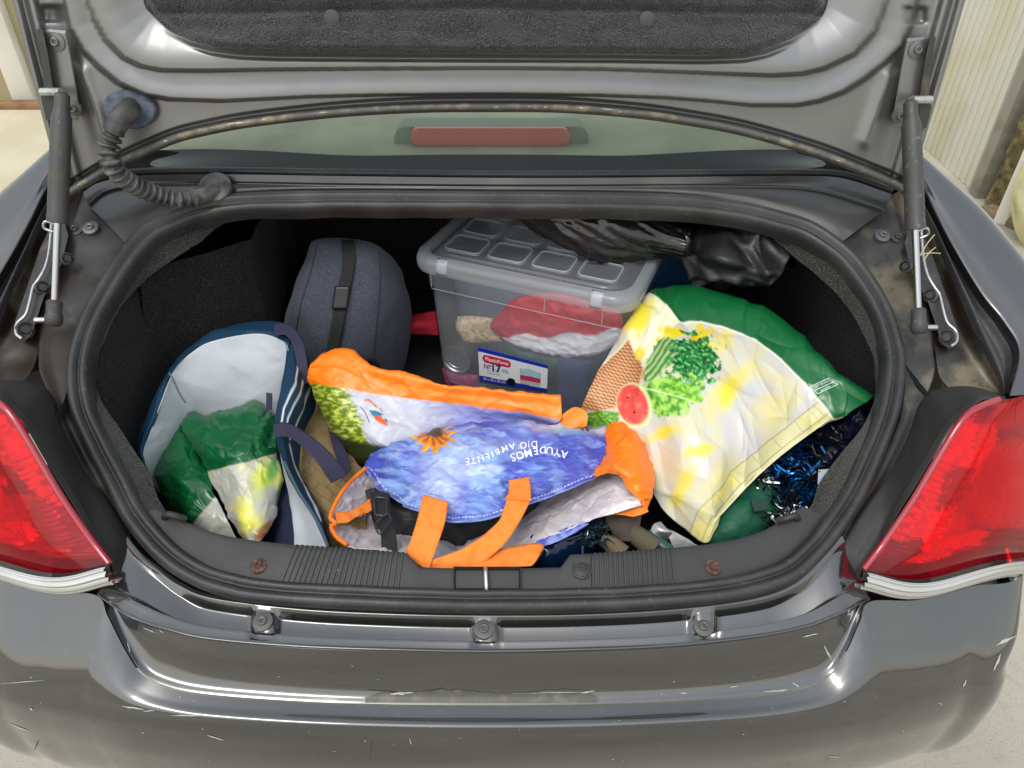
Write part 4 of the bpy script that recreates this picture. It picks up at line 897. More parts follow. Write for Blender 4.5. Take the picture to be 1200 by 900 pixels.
# ---------------------------------------------------------------- black umbrella
um = empty('folded_umbrella', tuple(onZ(760, 285, .86)), 'black folded umbrella with creased glossy fabric lying across the storage box', 'umbrella')
path = curve([onY(550, 222, 1.29), onY(620, 238, 1.27), onY(690, 257, 1.24), (onY(755, 274, 1.21)), onY(806, 286, 1.18)], 120)
t = np.linspace(0, 1, 120); rad = .068 * smooth(.0, .62, t) ** .8 * (1 - .62 * smooth(.62, 1.0, t)) + .004 
Rg = ring(path, rad, 90); an = np.linspace(0, 2 * math.pi, 90, endpoint=False); n_ = Rg - path[:, None]; n_ /= np.linalg.norm(n_, axis=-1)[..., None] + 1e-9
aw = an[None] + 1.6 * t[:, None]; fold = ridge(np.stack([np.cos(aw) * 1.7, np.sin(aw) * 1.7, t[:, None] * 1.6 + 0 * an[None]], -1), 3) - .5
Rg = Rg + n_ * (.016 * fold * (rad / .05)[:, None])[..., None]; Rg = (Rg - path[:, None]) * A(1, 1, .9) + path[:, None]
UMB = mat('black_nylon', (.008, .008, .009), .22, spec=.6, bump=[(90, .2, .002, 'ridge')])
UMB2 = mat('black_matt_nylon', (.009, .009, .010), .42, spec=.45, bump=[(60, .25, .003, 'ridge')])
sheet('closed_canopy', Rg, UMB, um, cv=True)
path = curve([onY(803, 283, 1.20), onY(822, 290, 1.185), onY(850, 298, 1.17), onY(880, 303, 1.17), onY(905, 306, 1.175), onY(925, 312, 1.18)], 100)
t = np.linspace(0, 1, 100); rad = .022 + .060 * np.sin(np.clip(t * 1.15, 0, 1) * math.pi) ** .7 - .004
Rg = ring(path, rad, 80); an = np.linspace(0, 2 * math.pi, 80, endpoint=False); n_ = Rg - path[:, None]; n_ /= np.linalg.norm(n_, axis=-1)[..., None] + 1e-9
fold = creases((an[None] * 20 + 0 * t[:, None]), (t[:, None] * 110 + 0 * an[None]), 90, 5, .7, (2, 9), (15, 70), 90, 60) - .2 + .5 * np.sin(an * 3 + 1)[None] * t[:, None]
Rg = Rg + n_ * (.034 * fold * (rad / .06)[:, None])[..., None]; Rg = (Rg - path[:, None]) * A(1, 1, .72) + path[:, None]
sheet('canopy_flap', Rg, UMB2, um, cv=True)
for (x, y, dx, dy) in ((918, 309, 10, 1), (911, 326, 10, 3), (921, 303, 7, 1)): tube('rib_tip', np.array([onY(x, y, 1.125), onY(x + dx, y + dy, 1.13)]), .0016, CHROME, um, 8)
tube('closing_band', curve([onY(800, 268, 1.17), onY(807, 280, 1.15), onY(806, 296, 1.15), onY(800, 304, 1.17)], 20), .005, UMB, um, 8, flat=.4)

# ---------------------------------------------------------------- big green, white and yellow shopping bag
HEM = [(975, 488), (945, 511), (916, 533), (895, 551), (877, 568), (857, 590), (838, 611), (828, 636)]
GB = [(797, 376), (809, 375), (830, 378), (848, 383), (870, 393), (891, 405), (908, 417), (923, 430), (945, 453), (962, 473), (974, 489), (1060, 470), (1000, 300), (700, 300), (763, 345), (772, 350), (782, 359), (790, 368)]
def big_ink(px, py):
    k = Ink(px, py, C('#c0bdb9'))
    k.put(smooth(.05, .55, k.n(.018, .018, 3, 1) + .25 * smooth(600, 480, py)) * .45, C('#d2ca86'))
    for (x, y, rx, ry, an_, am) in ((852, 461, 10, 24, 25, .95), (820, 529, 17, 6, -15, .9), (777, 508, 17, 7, -20, .9), (872, 440, 8, 26, 30, .35), (905, 480, 30, 16, -30, .45), (850, 395, 8, 20, 30, .6), (800, 570, 9, 26, 25, .8), (835, 470, 6, 24, 25, .35), (790, 545, 30, 20, 0, .25), (845, 555, 14, 26, 30, .35), (915, 450, 26, 10, 35, .3)):
        k.put(k.ell(x, y, rx, ry, an_, .7, .4, .06) * am, C('#ddca1e'))
    # hem band with stitching
    dh = pdist(px, py, HEM); k.put(smooth(25, 21, dh) * .8, C('#cbc38a')); k.put(smooth(24, 20, dh) * smooth(-.2, .5, k.n(.03)) * .5, C('#e6d650'))
    for off in (6, 23): k.put(smooth(1.1, .4, np.abs(dh - off)) * .55, C('#6d6540'))
    s_ = np.abs(((px * .74 - py * .67) % 31) - 15); k.put(smooth(1.0, .3, s_) * (dh < 22) * (dh > 6) * .4, C('#7d7550'))
    # wicker basket
    bas = [(738, 399), (745, 415), (759, 437), (752, 452), (735, 465), (720, 479), (700, 482), (670, 480), (690, 450), (715, 420)]
    d = sdist(px, py, bas); a1 = np.sin((px * .55 - py * .83) * 1.55); a2 = np.sin((px * .83 + py * .55) * .55)
    wv = .5 + .5 * a1 * np.sign(a2); cb2 = C('#8a5028')[None, None] * (1 - wv[..., None]) + C('#e0a878')[None, None] * wv[..., None]
    k.put(smooth(-1, 1, d), cb2); k.put(smooth(2.0, .6, pdist(px, py, [(759, 437), (752, 452), (735, 465), (720, 479)])), C('#d99f6c'))
    k.put(smooth(1.8, .6, pdist(px, py, [(738, 399), (715, 420), (690, 450), (676, 476)])), C('#d8cfae'))
    # endive
    en = [(763, 345), (782, 358), (797, 376), (790, 384), (778, 396), (770, 410), (757, 428), (748, 425), (740, 405), (734, 384), (740, 366)]
    k.area(en, C('#e9e5c4'), 1.0); w = sdist(px, py, en) > 0
    k.put(w * smooth(.1, .5, k.n(.05, .03, 3, 4) + .1) * .9, C('#e6cf1e')); k.put(w * k.ell(756, 372, 9, 24, 20, .5) * .8, C('#ecd82a')); k.put(w * k.ell(752, 420, 7, 10, 0, .5) * .9, C('#e8cc18'))
    k.put(k.ell(822, 394, 13, 14, 20, .35, .7, .09), C('#d6bd14')); k.put(k.ell(790, 393, 17, 7, -20, .4, .7, .09), C('#dac41c'))
    # leek, parsley, lettuce
    lk = [(757, 448), (763, 425), (772, 402), (784, 398), (800, 408), (790, 425), (775, 442), (764, 453)]
    st = np.sin((px * .87 + py * .5) * 1.1 + k.n(.05) * 2); k.area(lk, C('#6f9a4a'), 1.2, 4.0, .08); wl_ = smooth(-1, 1, sdist(px, py, lk)); k.put(wl_ * smooth(.1, .8, st) * .8, C('#2c5f33')); k.put(wl_ * smooth(-.3, -.9, st) * .7, C('#b3c78a'))
    ps = k.ell(814, 424, 27, 30, 0, .10, .5, .13); f = k.n(.22, .22, 3, 7); k.put(ps, C('#17602c')); k.put(ps * (f > .05) * .9, C('#2f8a3c')); k.put(ps * (f > .35) * .9, C('#69bd6a')); k.put(ps * (f < -.35) * .9, C('#08351c'))
    lt3 = k.ell(786, 466, 38, 21, -8, .10, .5, .11); f = k.n(.13, .13, 3, 11); k.put(lt3, C('#6fae2e')); k.put(lt3 * (f > .1) * .8, C('#a5d05a')); k.put(lt3 * (f < -.25) * .8, C('#3c7a22')); k.put(lt3 * smooth(1.6, .5, np.abs((py - 458) - .3 * (px - 760))) * .7, C('#d3e6a8'))
    # watermelon and cucumber
    wm = k.ell(745, 476, 21, 27, -20, .06); k.put(wm, C('#c9d49a')); wm = k.ell(743, 475, 18, 24, -20, .08); k.put(wm, C('#d8443c')); k.put(wm * smooth(.0, .5, k.n(.1)) * .5, C('#e98070'))
    for (x, y) in ((737, 467), (746, 484)): k.put(k.ell(x, y, 1.6, 1.1), C('#2a1210'))
    cu_ = [(680, 486), (705, 481), (727, 484), (727, 497), (700, 500), (684, 498)]; k.area(cu_, C('#4f8a26'), 1); k.put(smooth(0, 1, sdist(px, py, cu_)) * (k.n(.3) > .1) * .8, C('#8fbf4a'))
    # green band and print
    k.area(GB, C('#0b5c2d'), .9)
    k.put(smooth(0, 2, sdist(px, py, GB)) * smooth(.1, .5, k.n(.02)) * .4, C('#0a5a2b'))
    k.put(smooth(2.2, .8, pdist(px, py, GB[:11])) * smooth(3, 0, np.abs(sdist(px, py, GB) + 1)) * .8, C('#e8e6dc'))
    return k.c
G = [[(722, 402, .80), (703, 436, .785), (688, 463, .765), (680, 480, .74), (676, 500, .70)],
     [(740, 374, .825), (733, 412, .815), (728, 452, .79), (733, 495, .76), (756, 565, .71)],
     [(763, 346, .845), (768, 392, .84), (768, 442, .82), (775, 512, .775), (778, 598, .70)],
     [(802, 337, .86), (808, 385, .855), (805, 440, .832), (802, 525, .785), (800, 618, .69)],
     [(831, 341, .865), (840, 390, .855), (842, 445, .832), (835, 530, .785), (829, 636, .69)],
     [(877, 357, .86), (880, 400, .848), (878, 450, .825), (864, 520, .785), (848, 599, .715)],
     [(909, 373, .85), (910, 415, .838), (905, 460, .815), (893, 508, .785), (877, 568, .735)],
     [(944, 403, .835), (940, 435, .825), (932, 465, .805), (921, 500, .78), (910, 538, .752)],
     [(980, 440, .82), (975, 455, .812), (962, 471, .80), (952, 489, .787), (945, 511, .77)],
     [(1023, 466, .80), (1012, 474, .80), (998, 482, .795), (986, 487, .787), (974, 490, .778)]]
G = np.swapaxes(np.array(G), 0, 1)
veg = empty('shopping_bag', tuple(onZ(850, 560, .60)), 'large green and white shopping bag printed with vegetables on the right of the boot', 'bag')
big, bP, bQ = cloth('printed_panel', G, 250, 300, PRINTG, veg, wr=((5, .007, 'n'), ((46, (6, 16), (50, 150), 60, 40), .0048, 'c'), ((170, (2, 6), (12, 50), 60, 60), .0027, 'c')), colf=big_ink, hide=(6, -.07), seed=1.3)
tbig = bvh(big)
ppts = curve(rim(0, 0)[None].repeat(2, 0), 2)
hm = on_surface(tbig, [(971, 491), (945, 510), (916, 532), (895, 550), (877, 567), (857, 589), (838, 610), (830, 630)], .0005, 60); tube('hem', hm, .0016, mat('cream_hem', C('#d9d2a8'), .5), veg, 6)
# small print block on the green band
WHT = mat('white_print', C('#cfe0d4'), .5)
def wrap_text(s, tree, cx, cy, ang, size, m, parent, name, lift=.0012, arc=None, squash=1.0, bold=0.0):
    V, F = text_data(s, 1.0, bold); V, F = subtri(V, F, .25); X = []
    ca, sa_ = math.cos(R_(ang)), math.sin(R_(ang))
    last = None
    for x, y, _ in V:
        x *= size * squash; y *= -size
        if arc: y += arc * x * x
        q = hit(tree, cx + x * ca - y * sa_, cy + x * sa_ + y * ca)
        if q[0] is None: X.append(last if last is not None else CAM + fw); continue
        last = q[0] + (q[1] if q[1] @ (CAM - q[0]) > 0 else -q[1]) * lift; X.append(last)
    return mk(name, X, F, m, parent, False)
for ln in ([(949.5, 453.5), (972, 443)], [(958, 461.5), (982, 450.5)], [(949.5, 453.5), (958, 461.5)], [(975, 447.5), (982, 450.5)], [(954, 458), (977, 447.5)]):
    q = on_surface(tbig, [ln[0], ((ln[0][0] + ln[1][0]) / 2, (ln[0][1] + ln[1][1]) / 2), ln[1]], .0008, 10)
    if len(q) > 2: tube('print_rule', q, .0006, WHT, veg, 5)
wrap_text('100% RECICLA', tbig, 963, 450.2, -25, 3.6, WHT, veg, 'print_lettering', squash=.85)
wrap_text('reciclable', tbig, 967, 455.2, -25, 3.6, WHT, veg, 'print_lettering', squash=.95)

# ---------------------------------------------------------------- rear orange, white and lilac bag
LOW = [(340, 446), (361, 449), (386, 452), (412, 457), (442, 462), (480, 467), (520, 471), (560, 476), (610, 483), (660, 491)]
def rear_ink(px, py):
    k = Ink(px, py, C('#b2b3be'))
    k.put(smooth(470, 560, px + 12 * k.n(.03)) * .9, C('#8b8cc4')); k.put(smooth(0, .6, k.n(.02, .06, 3, 2)) * .45 * smooth(440, 500, px), C('#b9bce0')); k.put(smooth(.1, .6, k.n(.02, .05, 3, 9)) * .5 * smooth(500, 560, px), C('#6f74ba'))
    xb = 410 + (py - 457) * .34; ed_ = 7 * k.n(.06, .35, 3, 5)
    g = smooth(2, -2, px - xb - ed_); f = k.n(.12, .3, 3, 8); k.put(g, C('#7f9420')); k.put(g * (f > .12) * .8, C('#b7bf4a')); k.put(g * (f < -.15) * .8, C('#4f6412')); k.put(g * (f > .45) * .8, C('#d5d88a'))
    lowl = np.interp(px, [380, 400, 428, 455, 485, 520], [500, 512, 518, 521, 514, 507]); k.put(smooth(-2, 4, py - lowl) * (px < 520), C('#2b3a12')); 
    # pictogram near the left end
    k.line([(427, 469), (432, 468.5), (437, 472), (441, 477)], 1.0, C('#c9512e')); k.line([(445, 479), (448, 482)], .8, C('#b9606a'))
    k.area([(432, 480), (440, 481), (447, 484), (450, 486), (446, 486.5), (448, 489), (438, 488), (435, 485)], C('#1a6a86'), .5); k.area([(438, 487), (446, 487.5), (451, 493), (455, 500), (447, 497), (440, 492)], C('#d4571f'), .5); k.area([(450, 491), (453.5, 491), (454, 497)], C('#175a70'), .4)
    k.line([(423, 477), (428, 484), (431, 490), (433, 495)], .55, C('#3a3a44'), .5)
    lo = np.interp(px, [p[0] for p in LOW], [p[1] for p in LOW]); o_ = smooth(1, -1, py - lo); k.put(o_, ORANGE); k.put(o_ * smooth(.1, .6, k.n(.05, .1)) * .4, C('#ff9430'))
    return k.c
G = [[(363, 428, .80), (385, 411, .822), (410, 411, .822), (440, 431, .815), (480, 440, .81), (520, 450, .805), (560, 454, .80), (610, 460, .795), (657, 462, .79)],
     [(360, 440, .785), (385, 432, .812), (412, 435, .812), (442, 445, .803), (480, 453, .798), (520, 461, .793), (560, 465, .788), (610, 472, .783), (658, 477, .778)],
     [(361, 449, .775), (386, 452, .795), (412, 457, .795), (442, 462, .788), (480, 467, .783), (520, 471, .778), (560, 476, .773), (610, 483, .768), (657, 491, .762)],
     [(372, 470, .75), (392, 480, .765), (418, 485, .768), (445, 488, .767), (480, 487, .762), (520, 487, .757), (560, 488, .752), (605, 490, .75), (645, 494, .745)],
     [(386, 500, .71), (402, 512, .722), (428, 518, .732), (455, 521, .735), (485, 514, .735), (520, 507, .73), (560, 503, .73), (605, 500, .73), (640, 500, .73)],
     [(396, 530, .655), (412, 540, .665), (435, 546, .675), (458, 546, .68), (488, 540, .68), (520, 530, .68), (560, 525, .68), (605, 520, .68), (640, 515, .68)]]
rear = empty('shopping_bag', tuple(onZ(480, 520, .62)), 'rear plastic bag with an orange top band, grass print and lilac panel', 'bag')
rs, rP, rQ = cloth('printed_panel', G, 150, 300, PRINT, rear, wr=((7, .002, 'n'), ((70, (3, 8), (20, 70), 8, 40), .0022, 'c'), ((520, (1.2, 4), (6, 26), 0, 60), .0017, 'c')), colf=rear_ink, hide=(6, -.06), seed=2.1)
trear = bvh(rs)
wrap_text('DEJ', trear, 561, 495.5, 5, 5.5, mat('white_print_ink', C('#e8e8ee'), .5), rear, 'print_lettering')
# loop handle of the rear bag
G = [[(659, 486, .765), (672, 477, .772), (684, 480, .775), (689, 488, .77), (687, 499, .76)], [(655, 494, .755), (668, 489, .765), (678, 489, .768), (684, 493, .765), (684, 501, .755)], [(651, 501, .75), (662, 502, .755), (672, 502, .757), (680, 501, .755), (683, 503, .75)]]
cloth('loop_handle', G, 24, 40, mat('amber_orange_webbing', C('#d98226'), .55), rear, wr=((30, .001, 'n'),), thick=.0015)
ribbon('loop_inner', [((660, 489), (662, 498), .752), ((668, 483), (670, 492), .752), ((676, 479), (678, 490), .755)], mat('dark_orange_webbing', C('#a65a12'), .6), rear)

# ---------------------------------------------------------------- front blue bag, lying open
def front_ink(px, py):
    k = Ink(px, py, C('#4a57b6'))
    f = k.n(.022, .03, 4, 3); k.put(smooth(-.25, .5, f) * .75 * smooth(690, 600, px), C('#7fa3dc')); k.put(smooth(.12, .65, k.n(.016, .03, 4, 6)) * .9 * smooth(600, 540, py - .0 * px) * smooth(660, 560, px), C('#b3c0d6'))
    k.put(smooth(.15, .45, k.n(.03, .11, 4, 21)) * .55, C('#9db9e4')); k.put(smooth(.1, .5, k.n(.04, .13, 4, 33)) * .6, C('#2b3c92')); k.put(k.ell(520, 565, 26, 36, 20, .9, .3, .06) * .6, C('#b9c6e2')); k.put(k.ell(560, 530, 60, 12, -8, .9, .4, .05) * .45, C('#b9cdea'))
    k.put(smooth(600, 690, px) * .5, C('#4a48a0')); k.put(smooth(590, 610, py) * .4, C('#3346a6'))
    k.put(smooth(514, 498, py + .04 * (650 - px)) * smooth(600, 650, px) * smooth(722, 700, px) * .9, C('#d8cfd0'))
    k.put(k.ell(660, 508, 26, 4, 10, .6) * .5, C('#6fa0b4'))
    # sunflower
    cx, cy = 507, 507; dx, dy = px - cx, (py - cy) * 1.25; rr_ = np.hypot(dx, dy); an_ = np.arctan2(dy, dx); pet = rr_ - 25 - 4.5 * np.cos(an_ * 13 + .6 + 2 * k.n(.05)) + 7 * k.n(.12, .12, 2, 4) + 6 * smooth(520, 500, py)
    pw = smooth(1.2, -1.2, pet); k.put(pw, C('#d98a1c')); k.put(pw * (.5 + .5 * np.cos(an_ * 11 + 2.2)) * .85, C('#a82a14')); k.put(pw * smooth(16, 24, rr_) * .5, C('#efc22a')); k.put(k.ell(cx, cy - 4, 11, 8, 0, .2, .3, .2), C('#1c1a14')); k.put(k.ell(cx, cy - 4, 15, 11, 0, .3, .4, .3) * .35, C('#5a4a12'))
    for (x, y) in ((682, 506), (688, 505.5)): k.put((np.abs(px - x) < 2.2) & (np.abs(py - y) < 2.6), C('#3c4668'))
    BE = [(432, 553), (450, 573), (472, 589), (500, 603), (530, 613), (565, 611), (600, 599), (630, 587), (660, 576), (694, 560)]
    d = pdist(px, py, BE); k.put(smooth(.9, .2, np.abs(d - 5)) * (np.sin(px * 1.6) > -.4) * .8, C('#cfd6f2')); k.put(smooth(1.6, .4, d) * .6, C('#9aa6dc'))
    return k.c
G = [[(425, 549, .69), (445, 529, .715), (478, 515, .74), (505, 503, .753), (545, 494, .76), (590, 494, .76), (637, 497, .755), (683, 505, .747), (718, 499, .742)],
     [(428, 553, .695), (455, 545, .73), (490, 533, .755), (520, 525, .767), (555, 518, .772), (595, 518, .77), (640, 520, .763), (685, 524, .752), (714, 518, .745)],
     [(432, 556, .695), (465, 562, .728), (500, 556, .752), (530, 550, .763), (562, 545, .768), (600, 545, .764), (642, 545, .757), (680, 542, .749), (709, 538, .743)],
     [(438, 561, .695), (470, 577, .720), (506, 582, .738), (535, 583, .746), (567, 579, .75), (602, 574, .747), (638, 568, .743), (668, 560, .739), (700, 550, .736)],
     [(447, 571, .69), (472, 589, .706), (500, 603, .720), (530, 613, .727), (565, 611, .73), (600, 599, .73), (630, 587, .728), (660, 576, .728), (696, 559, .728)]]
fb_ = empty('shopping_bag', tuple(onZ(560, 600, .60)), 'blue sky print bag with orange handles lying open at the front of the boot', 'bag')
fs, fP, fQ = cloth('printed_panel', G, 220, 320, PRINT, fb_, wr=((6, .003, 'n'), ((80, (3, 8), (20, 70), 0, 50), .0026, 'c'), ((760, (1.2, 4), (6, 28), 0, 55), .0024, 'c')), colf=front_ink, hide=(5, -.05), seed=3.7)
tfs = bvh(fs); WHT2 = mat('white_lettering', C('#e9ebf4'), .5)
for (ch, x, y, a_) in (('A', 661, 533, 190), ('Y', 653, 531, 188), ('U', 644, 528.5, 184), ('D', 636, 528, 178), ('E', 627.5, 529, 172), ('M', 618.5, 531, 168), ('O', 609, 534, 163), ('S', 601, 536.5, 160)): wrap_text(ch, tfs, x, y, a_, 12, WHT2, fb_, 'print_lettering', lift=.0018, bold=.01)
for (ch, x, y, a_) in (('D', 626, 521, 180), ('I', 619.5, 521, 176), ('O', 613, 522.5, 172)): wrap_text(ch, tfs, x, y, a_, 11, WHT2, fb_, 'print_lettering', lift=.0018, bold=.01)
for (ch, x, y, a_) in (('A', 600, 523.5, 165), ('M', 591, 526.5, 162), ('B', 582.5, 530, 160), ('I', 576.7, 532.5, 160), ('E', 571, 535, 160), ('N', 563, 537.5, 164), ('T', 555, 540, 170), ('E', 548, 541, 174)): wrap_text(ch, tfs, x, y, a_, 10.5, WHT2, fb_, 'print_lettering', lift=.0018, bold=.01)
def orange_ink(px, py):
    k = Ink(px, py, ORANGE); k.put(smooth(.1, .6, k.n(.06, .1)) * .4, C('#ff8a22')); k.put(smooth(.1, .6, k.n(.05, .05, 3, 8)) * .35, C('#e0660a')); return k.c
G = [[(716, 496, .74), (724, 491, .748), (733, 493, .75), (744, 507, .742)], [(709, 515, .745), (725, 515, .768), (743, 519, .768), (760, 531, .742)], [(705, 540, .745), (724, 540, .774), (746, 546, .774), (766, 555, .738)],
     [(694, 550, .738), (719, 549, .768), (746, 566, .77), (764, 580, .738)], [(695, 559, .732), (720, 556, .757), (745, 581, .757), (757, 600, .733)]]
cloth('orange_end', G, 120, 110, PRINT, fb_, wr=((10, .003, 'n'), ((40, (2, 6), (12, 36), 0, 60), .0024, 'c'), ((220, (1, 3), (5, 18), 0, 60), .0020, 'c')), colf=orange_ink, hide=(6, -.05), seed=.7)
ribbon('orange_lip', [((753, 584), (760, 600), .74), ((742, 590), (744, 605), .735), ((728, 593), (730, 603), .73), ((714, 597), (715, 603), .725)], OSTRAP, fb_, wr=.002)
def white_ink(px, py):
    k = Ink(px, py, C('#cdc5c8')); k.put(smooth(-.1, .5, k.n(.04, .09)) * .5, C('#c2b2b6')); k.put(smooth(.0, .5, k.n(.05, .12, 3, 5)) * .5, C('#dedadb')); return k.c
G = [[(405, 572, .63), (430, 588, .625), (460, 598, .62), (500, 606, .62), (550, 606, .625), (600, 592, .64), (650, 568, .665), (690, 548, .69), (722, 548, .72), (742, 560, .742)],
     [(394, 595, .66), (422, 612, .645), (460, 622, .64), (505, 630, .64), (555, 630, .645), (605, 615, .66), (655, 592, .685), (695, 578, .71), (728, 572, .735), (750, 576, .75)],
     [(390, 610, .685), (412, 630, .675), (450, 640, .67), (500, 648, .67), (555, 646, .675), (608, 632, .685), (655, 612, .705), (695, 598, .725), (728, 588, .742), (754, 585, .748)],
     [(388, 612, .70), (404, 637, .70), (445, 648, .695), (500, 660, .69), (560, 660, .69), (605, 646, .695), (640, 630, .708), (683, 612, .724), (715, 603, .735), (752, 592, .742)]]
cloth('white_lining', G, 110, 260, PRINT, fb_, wr=((12, .003, 'n'), ((90, (2, 6), (14, 60), -20, 50), .0026, 'c'), ((620, (1, 3.2), (5, 22), 0, 70), .0022, 'c')), colf=white_ink, seed=5.5)
G = [[(426, 551, .698), (408, 568, .70), (395, 588, .70), (388, 606, .70)], [(432, 556, .685), (418, 575, .68), (406, 594, .68), (398, 610, .685)], [(442, 568, .665), (434, 582, .655), (428, 596, .65), (425, 605, .655)]]
cloth('white_lining', G, 50, 70, PRINT, fb_, wr=((20, .002, 'n'), ((120, (1, 3), (5, 18)), .002, 'c')), colf=white_ink, seed=6.5)
OED = mat('orange_binding', ORANGE, .45, bump=[(80, .4, .002, 'noise')])
tube('edge_binding', curve(zL([(428, 549, .70), (408, 567, .704), (394, 588, .704), (387, 606, .704), (393, 613, .702), (388, 618, .703), (395, 630, .703), (407, 639, .702)]), 70), .0032, OED, fb_, 8)
ribbon('orange_fold', [((393, 600), (395, 614), .702), ((404, 600), (408, 612), .696), ((416, 596), (418, 606), .69), ((434, 584), (436, 598), .682)], OSTRAP, fb_, wr=.002)
BSTRIP = mat('blue_print_edge', C('#4a58b0'), .4, var=[(60, .45, .65, C('#8c98d4'), 3)], bump=[(90, .4, .002, 'noise')])
ribbon('front_panel_edge', [((628, 636), (634, 641), .705), ((645, 628), (650, 636), .707), ((662, 620), (668, 628), .712), ((682, 612), (690, 614), .722)], BSTRIP, fb_, wr=.002, crown=.003)
# handles
ribbon('handle', [((496, 580), (525, 588), .752), ((492, 597), (523, 604), .75), ((487, 616), (520, 617), .745), ((481, 634), (513, 638), .735), ((476, 646), (507, 655), .726), ((489, 662), (503, 668), .716)], OSTRAP, fb_, crown=.003)
ribbon('handle', [((597, 566), (619, 560), .758), ((596, 576), (621, 572), .758), ((594, 585), (621, 586), .757), ((589, 600), (614, 602), .752), ((583, 612), (606, 616), .748), ((560, 632), (594, 634), .742), ((535, 646), (580, 648), .733), ((505, 657), (560, 664), .722), ((498, 666), (530, 672), .712)], OSTRAP, fb_, n=60, crown=.004)
ribbon('handle_tab', [((596, 563), (620, 559), .7595), ((597, 575), (622, 572), .7595), ((592, 584), (622, 587), .760)], OSTRAP, fb_, wr=.0004)
ribbon('handle', [((560, 652), (545, 668), .722), ((580, 646), (580, 668), .725), ((605, 640), (606, 664), .727), ((628, 636), (624, 662), .727), ((638, 640), (630, 654), .722), ((634, 650), (622, 664), .714)], OSTRAP, fb_, n=60, crown=.005, wr=.002)

# ---------------------------------------------------------------- black rucksack in the open bag
BLKB = mat('black_nylon_cloth', (.009, .009, .010), .6, bump=[(60, .4, .003, 'noise')])
ruck = empty('rucksack', tuple(onZ(520, 620, .62)), 'black rucksack with buckled straps inside the open blue bag', 'rucksack')
G = [[(428, 575, .67), (460, 570, .68), (520, 580, .69), (590, 570, .69), (640, 560, .69)], [(434, 598, .66), (470, 598, .675), (530, 605, .68), (590, 595, .68), (640, 575, .68)], [(440, 620, .645), (475, 622, .655), (530, 630, .66), (580, 618, .66), (625, 600, .66)], [(445, 640, .63), (480, 642, .635), (530, 648, .64), (570, 635, .64), (610, 615, .64)]]
cloth('rucksack_body', G, 60, 90, BLKB, ruck, wr=((14, .010, 'n'), (30, .004, 'r')))
ribbon('strap', [((434, 578), (456, 575), .702), ((437, 594), (457, 590), .703), ((440, 608), (459, 612), .702), ((446, 626), (464, 624), .698), ((447, 648), (466, 648), .69)], BLACKW, ruck)
def ringbuckle(pts, z, r=.0016):
    tube('buckle', curve(np.array([onZ(x, y, z) for x, y in pts]), 40, closed=True), r, mat('dark_buckle', (.06, .06, .065), .3, .6), ruck, 8, closed=True)
ringbuckle([(439, 584), (446, 583), (453, 585), (453, 594), (453, 603), (446, 604), (440, 602), (439, 593)], .709)
ringbuckle([(441, 614), (447, 607), (453, 601), (457, 606), (458, 611), (452, 618), (446, 626), (442, 622)], .709)

# ---------------------------------------------------------------- blue and white striped bag
st_ = empty('striped_bag', tuple(onZ(260, 560, .57)), 'open petrol blue bag with white lining and white stripes at the left of the boot', 'bag')
WHITEIN = mat('white_lining_film', C('#b6bac0'), .35, spec=.4, var=[(12, .4, .7, C('#a6abb2'), 4)], bump=[(30, .25, .005, 'noise'), (140, .15, .001, 'noise')])
G = [[(171, 550, .698), (169, 527, .715), (185, 487, .752), (202, 437, .79), (231, 408, .81), (264, 396, .82), (305, 391, .82), (331, 400, .815), (336, 410, .81)],
     [(176, 556, .68), (178, 540, .69), (196, 510, .71), (216, 475, .735), (240, 455, .75), (268, 448, .755), (300, 445, .755), (324, 448, .75), (333, 450, .745)],
     [(186, 575, .63), (195, 565, .63), (215, 550, .63), (235, 535, .64), (255, 525, .64), (278, 520, .645), (302, 515, .65), (322, 510, .655), (332, 505, .66)],
     [(205, 600, .58), (215, 595, .58), (230, 590, .58), (245, 580, .58), (262, 570, .58), (282, 565, .58), (302, 560, .58), (320, 555, .58), (335, 545, .58)]]
cloth('white_lining', G, 80, 160, WHITEIN, st_, wr=((8, .006, 'n'), ((60, (3, 9), (20, 80), 0, 40), .0016, 'c')), seed=1.0)
PETROL = mat('petrol_blue_woven', C('#123650'), .6, spec=.3, bump=[(600, .3, .001, 'weave'), (40, .3, .003, 'noise')])
G = [[(174, 556, .682), (163, 532, .695), (166, 508, .712), (184, 463, .752), (210, 421, .782), (241, 396, .795), (279, 383, .803), (321, 380, .805), (344, 388, .80)],
     [(171, 553, .692), (161, 528, .706), (164, 507, .722), (182, 462, .762), (208, 420, .792), (240, 394, .805), (279, 380, .813), (321, 377, .815), (346, 387, .81)],
     [(172, 551, .699), (164, 527, .716), (174, 498, .744), (192, 450, .782), (219, 414, .808), (252, 388, .818), (291, 386, .823), (326, 388, .820), (341, 396, .815)],
     [(172, 550, .698), (169, 527, .714), (185, 487, .751), (202, 437, .789), (231, 408, .809), (264, 396, .819), (305, 391, .819), (331, 400, .814), (337, 410, .809)]]
cloth('rim_band', G, 30, 160, PETROL, st_, wr=((30, .0015, 'n'),))
sq_ = curve(zL([(200, 438, .795), (205, 447, .785), (212, 462, .765), (219, 473, .75)]), 20); tube('seam', sq_ + A(0, -.003, .004), .0016, mat('grey_seam', C('#5a646c'), .6), st_, 6)
def stripe_ink(px, py):
    k = Ink(px, py, C('#133249'))
    for pts in ([(352, 405), (350, 424), (346, 450), (333, 478), (329, 500)], [(357, 430), (354.6, 452), (346.5, 470), (337, 490), (333, 510)], [(364, 440), (361, 458), (356, 479), (346.5, 499), (340, 515)], [(340, 520), (346, 545), (358, 572), (376, 610)]): k.line(pts, .9, C('#cfd6da'))
    k.put(smooth(354, 358, px) * smooth(425, 400, py), C('#26293c')); return k.c
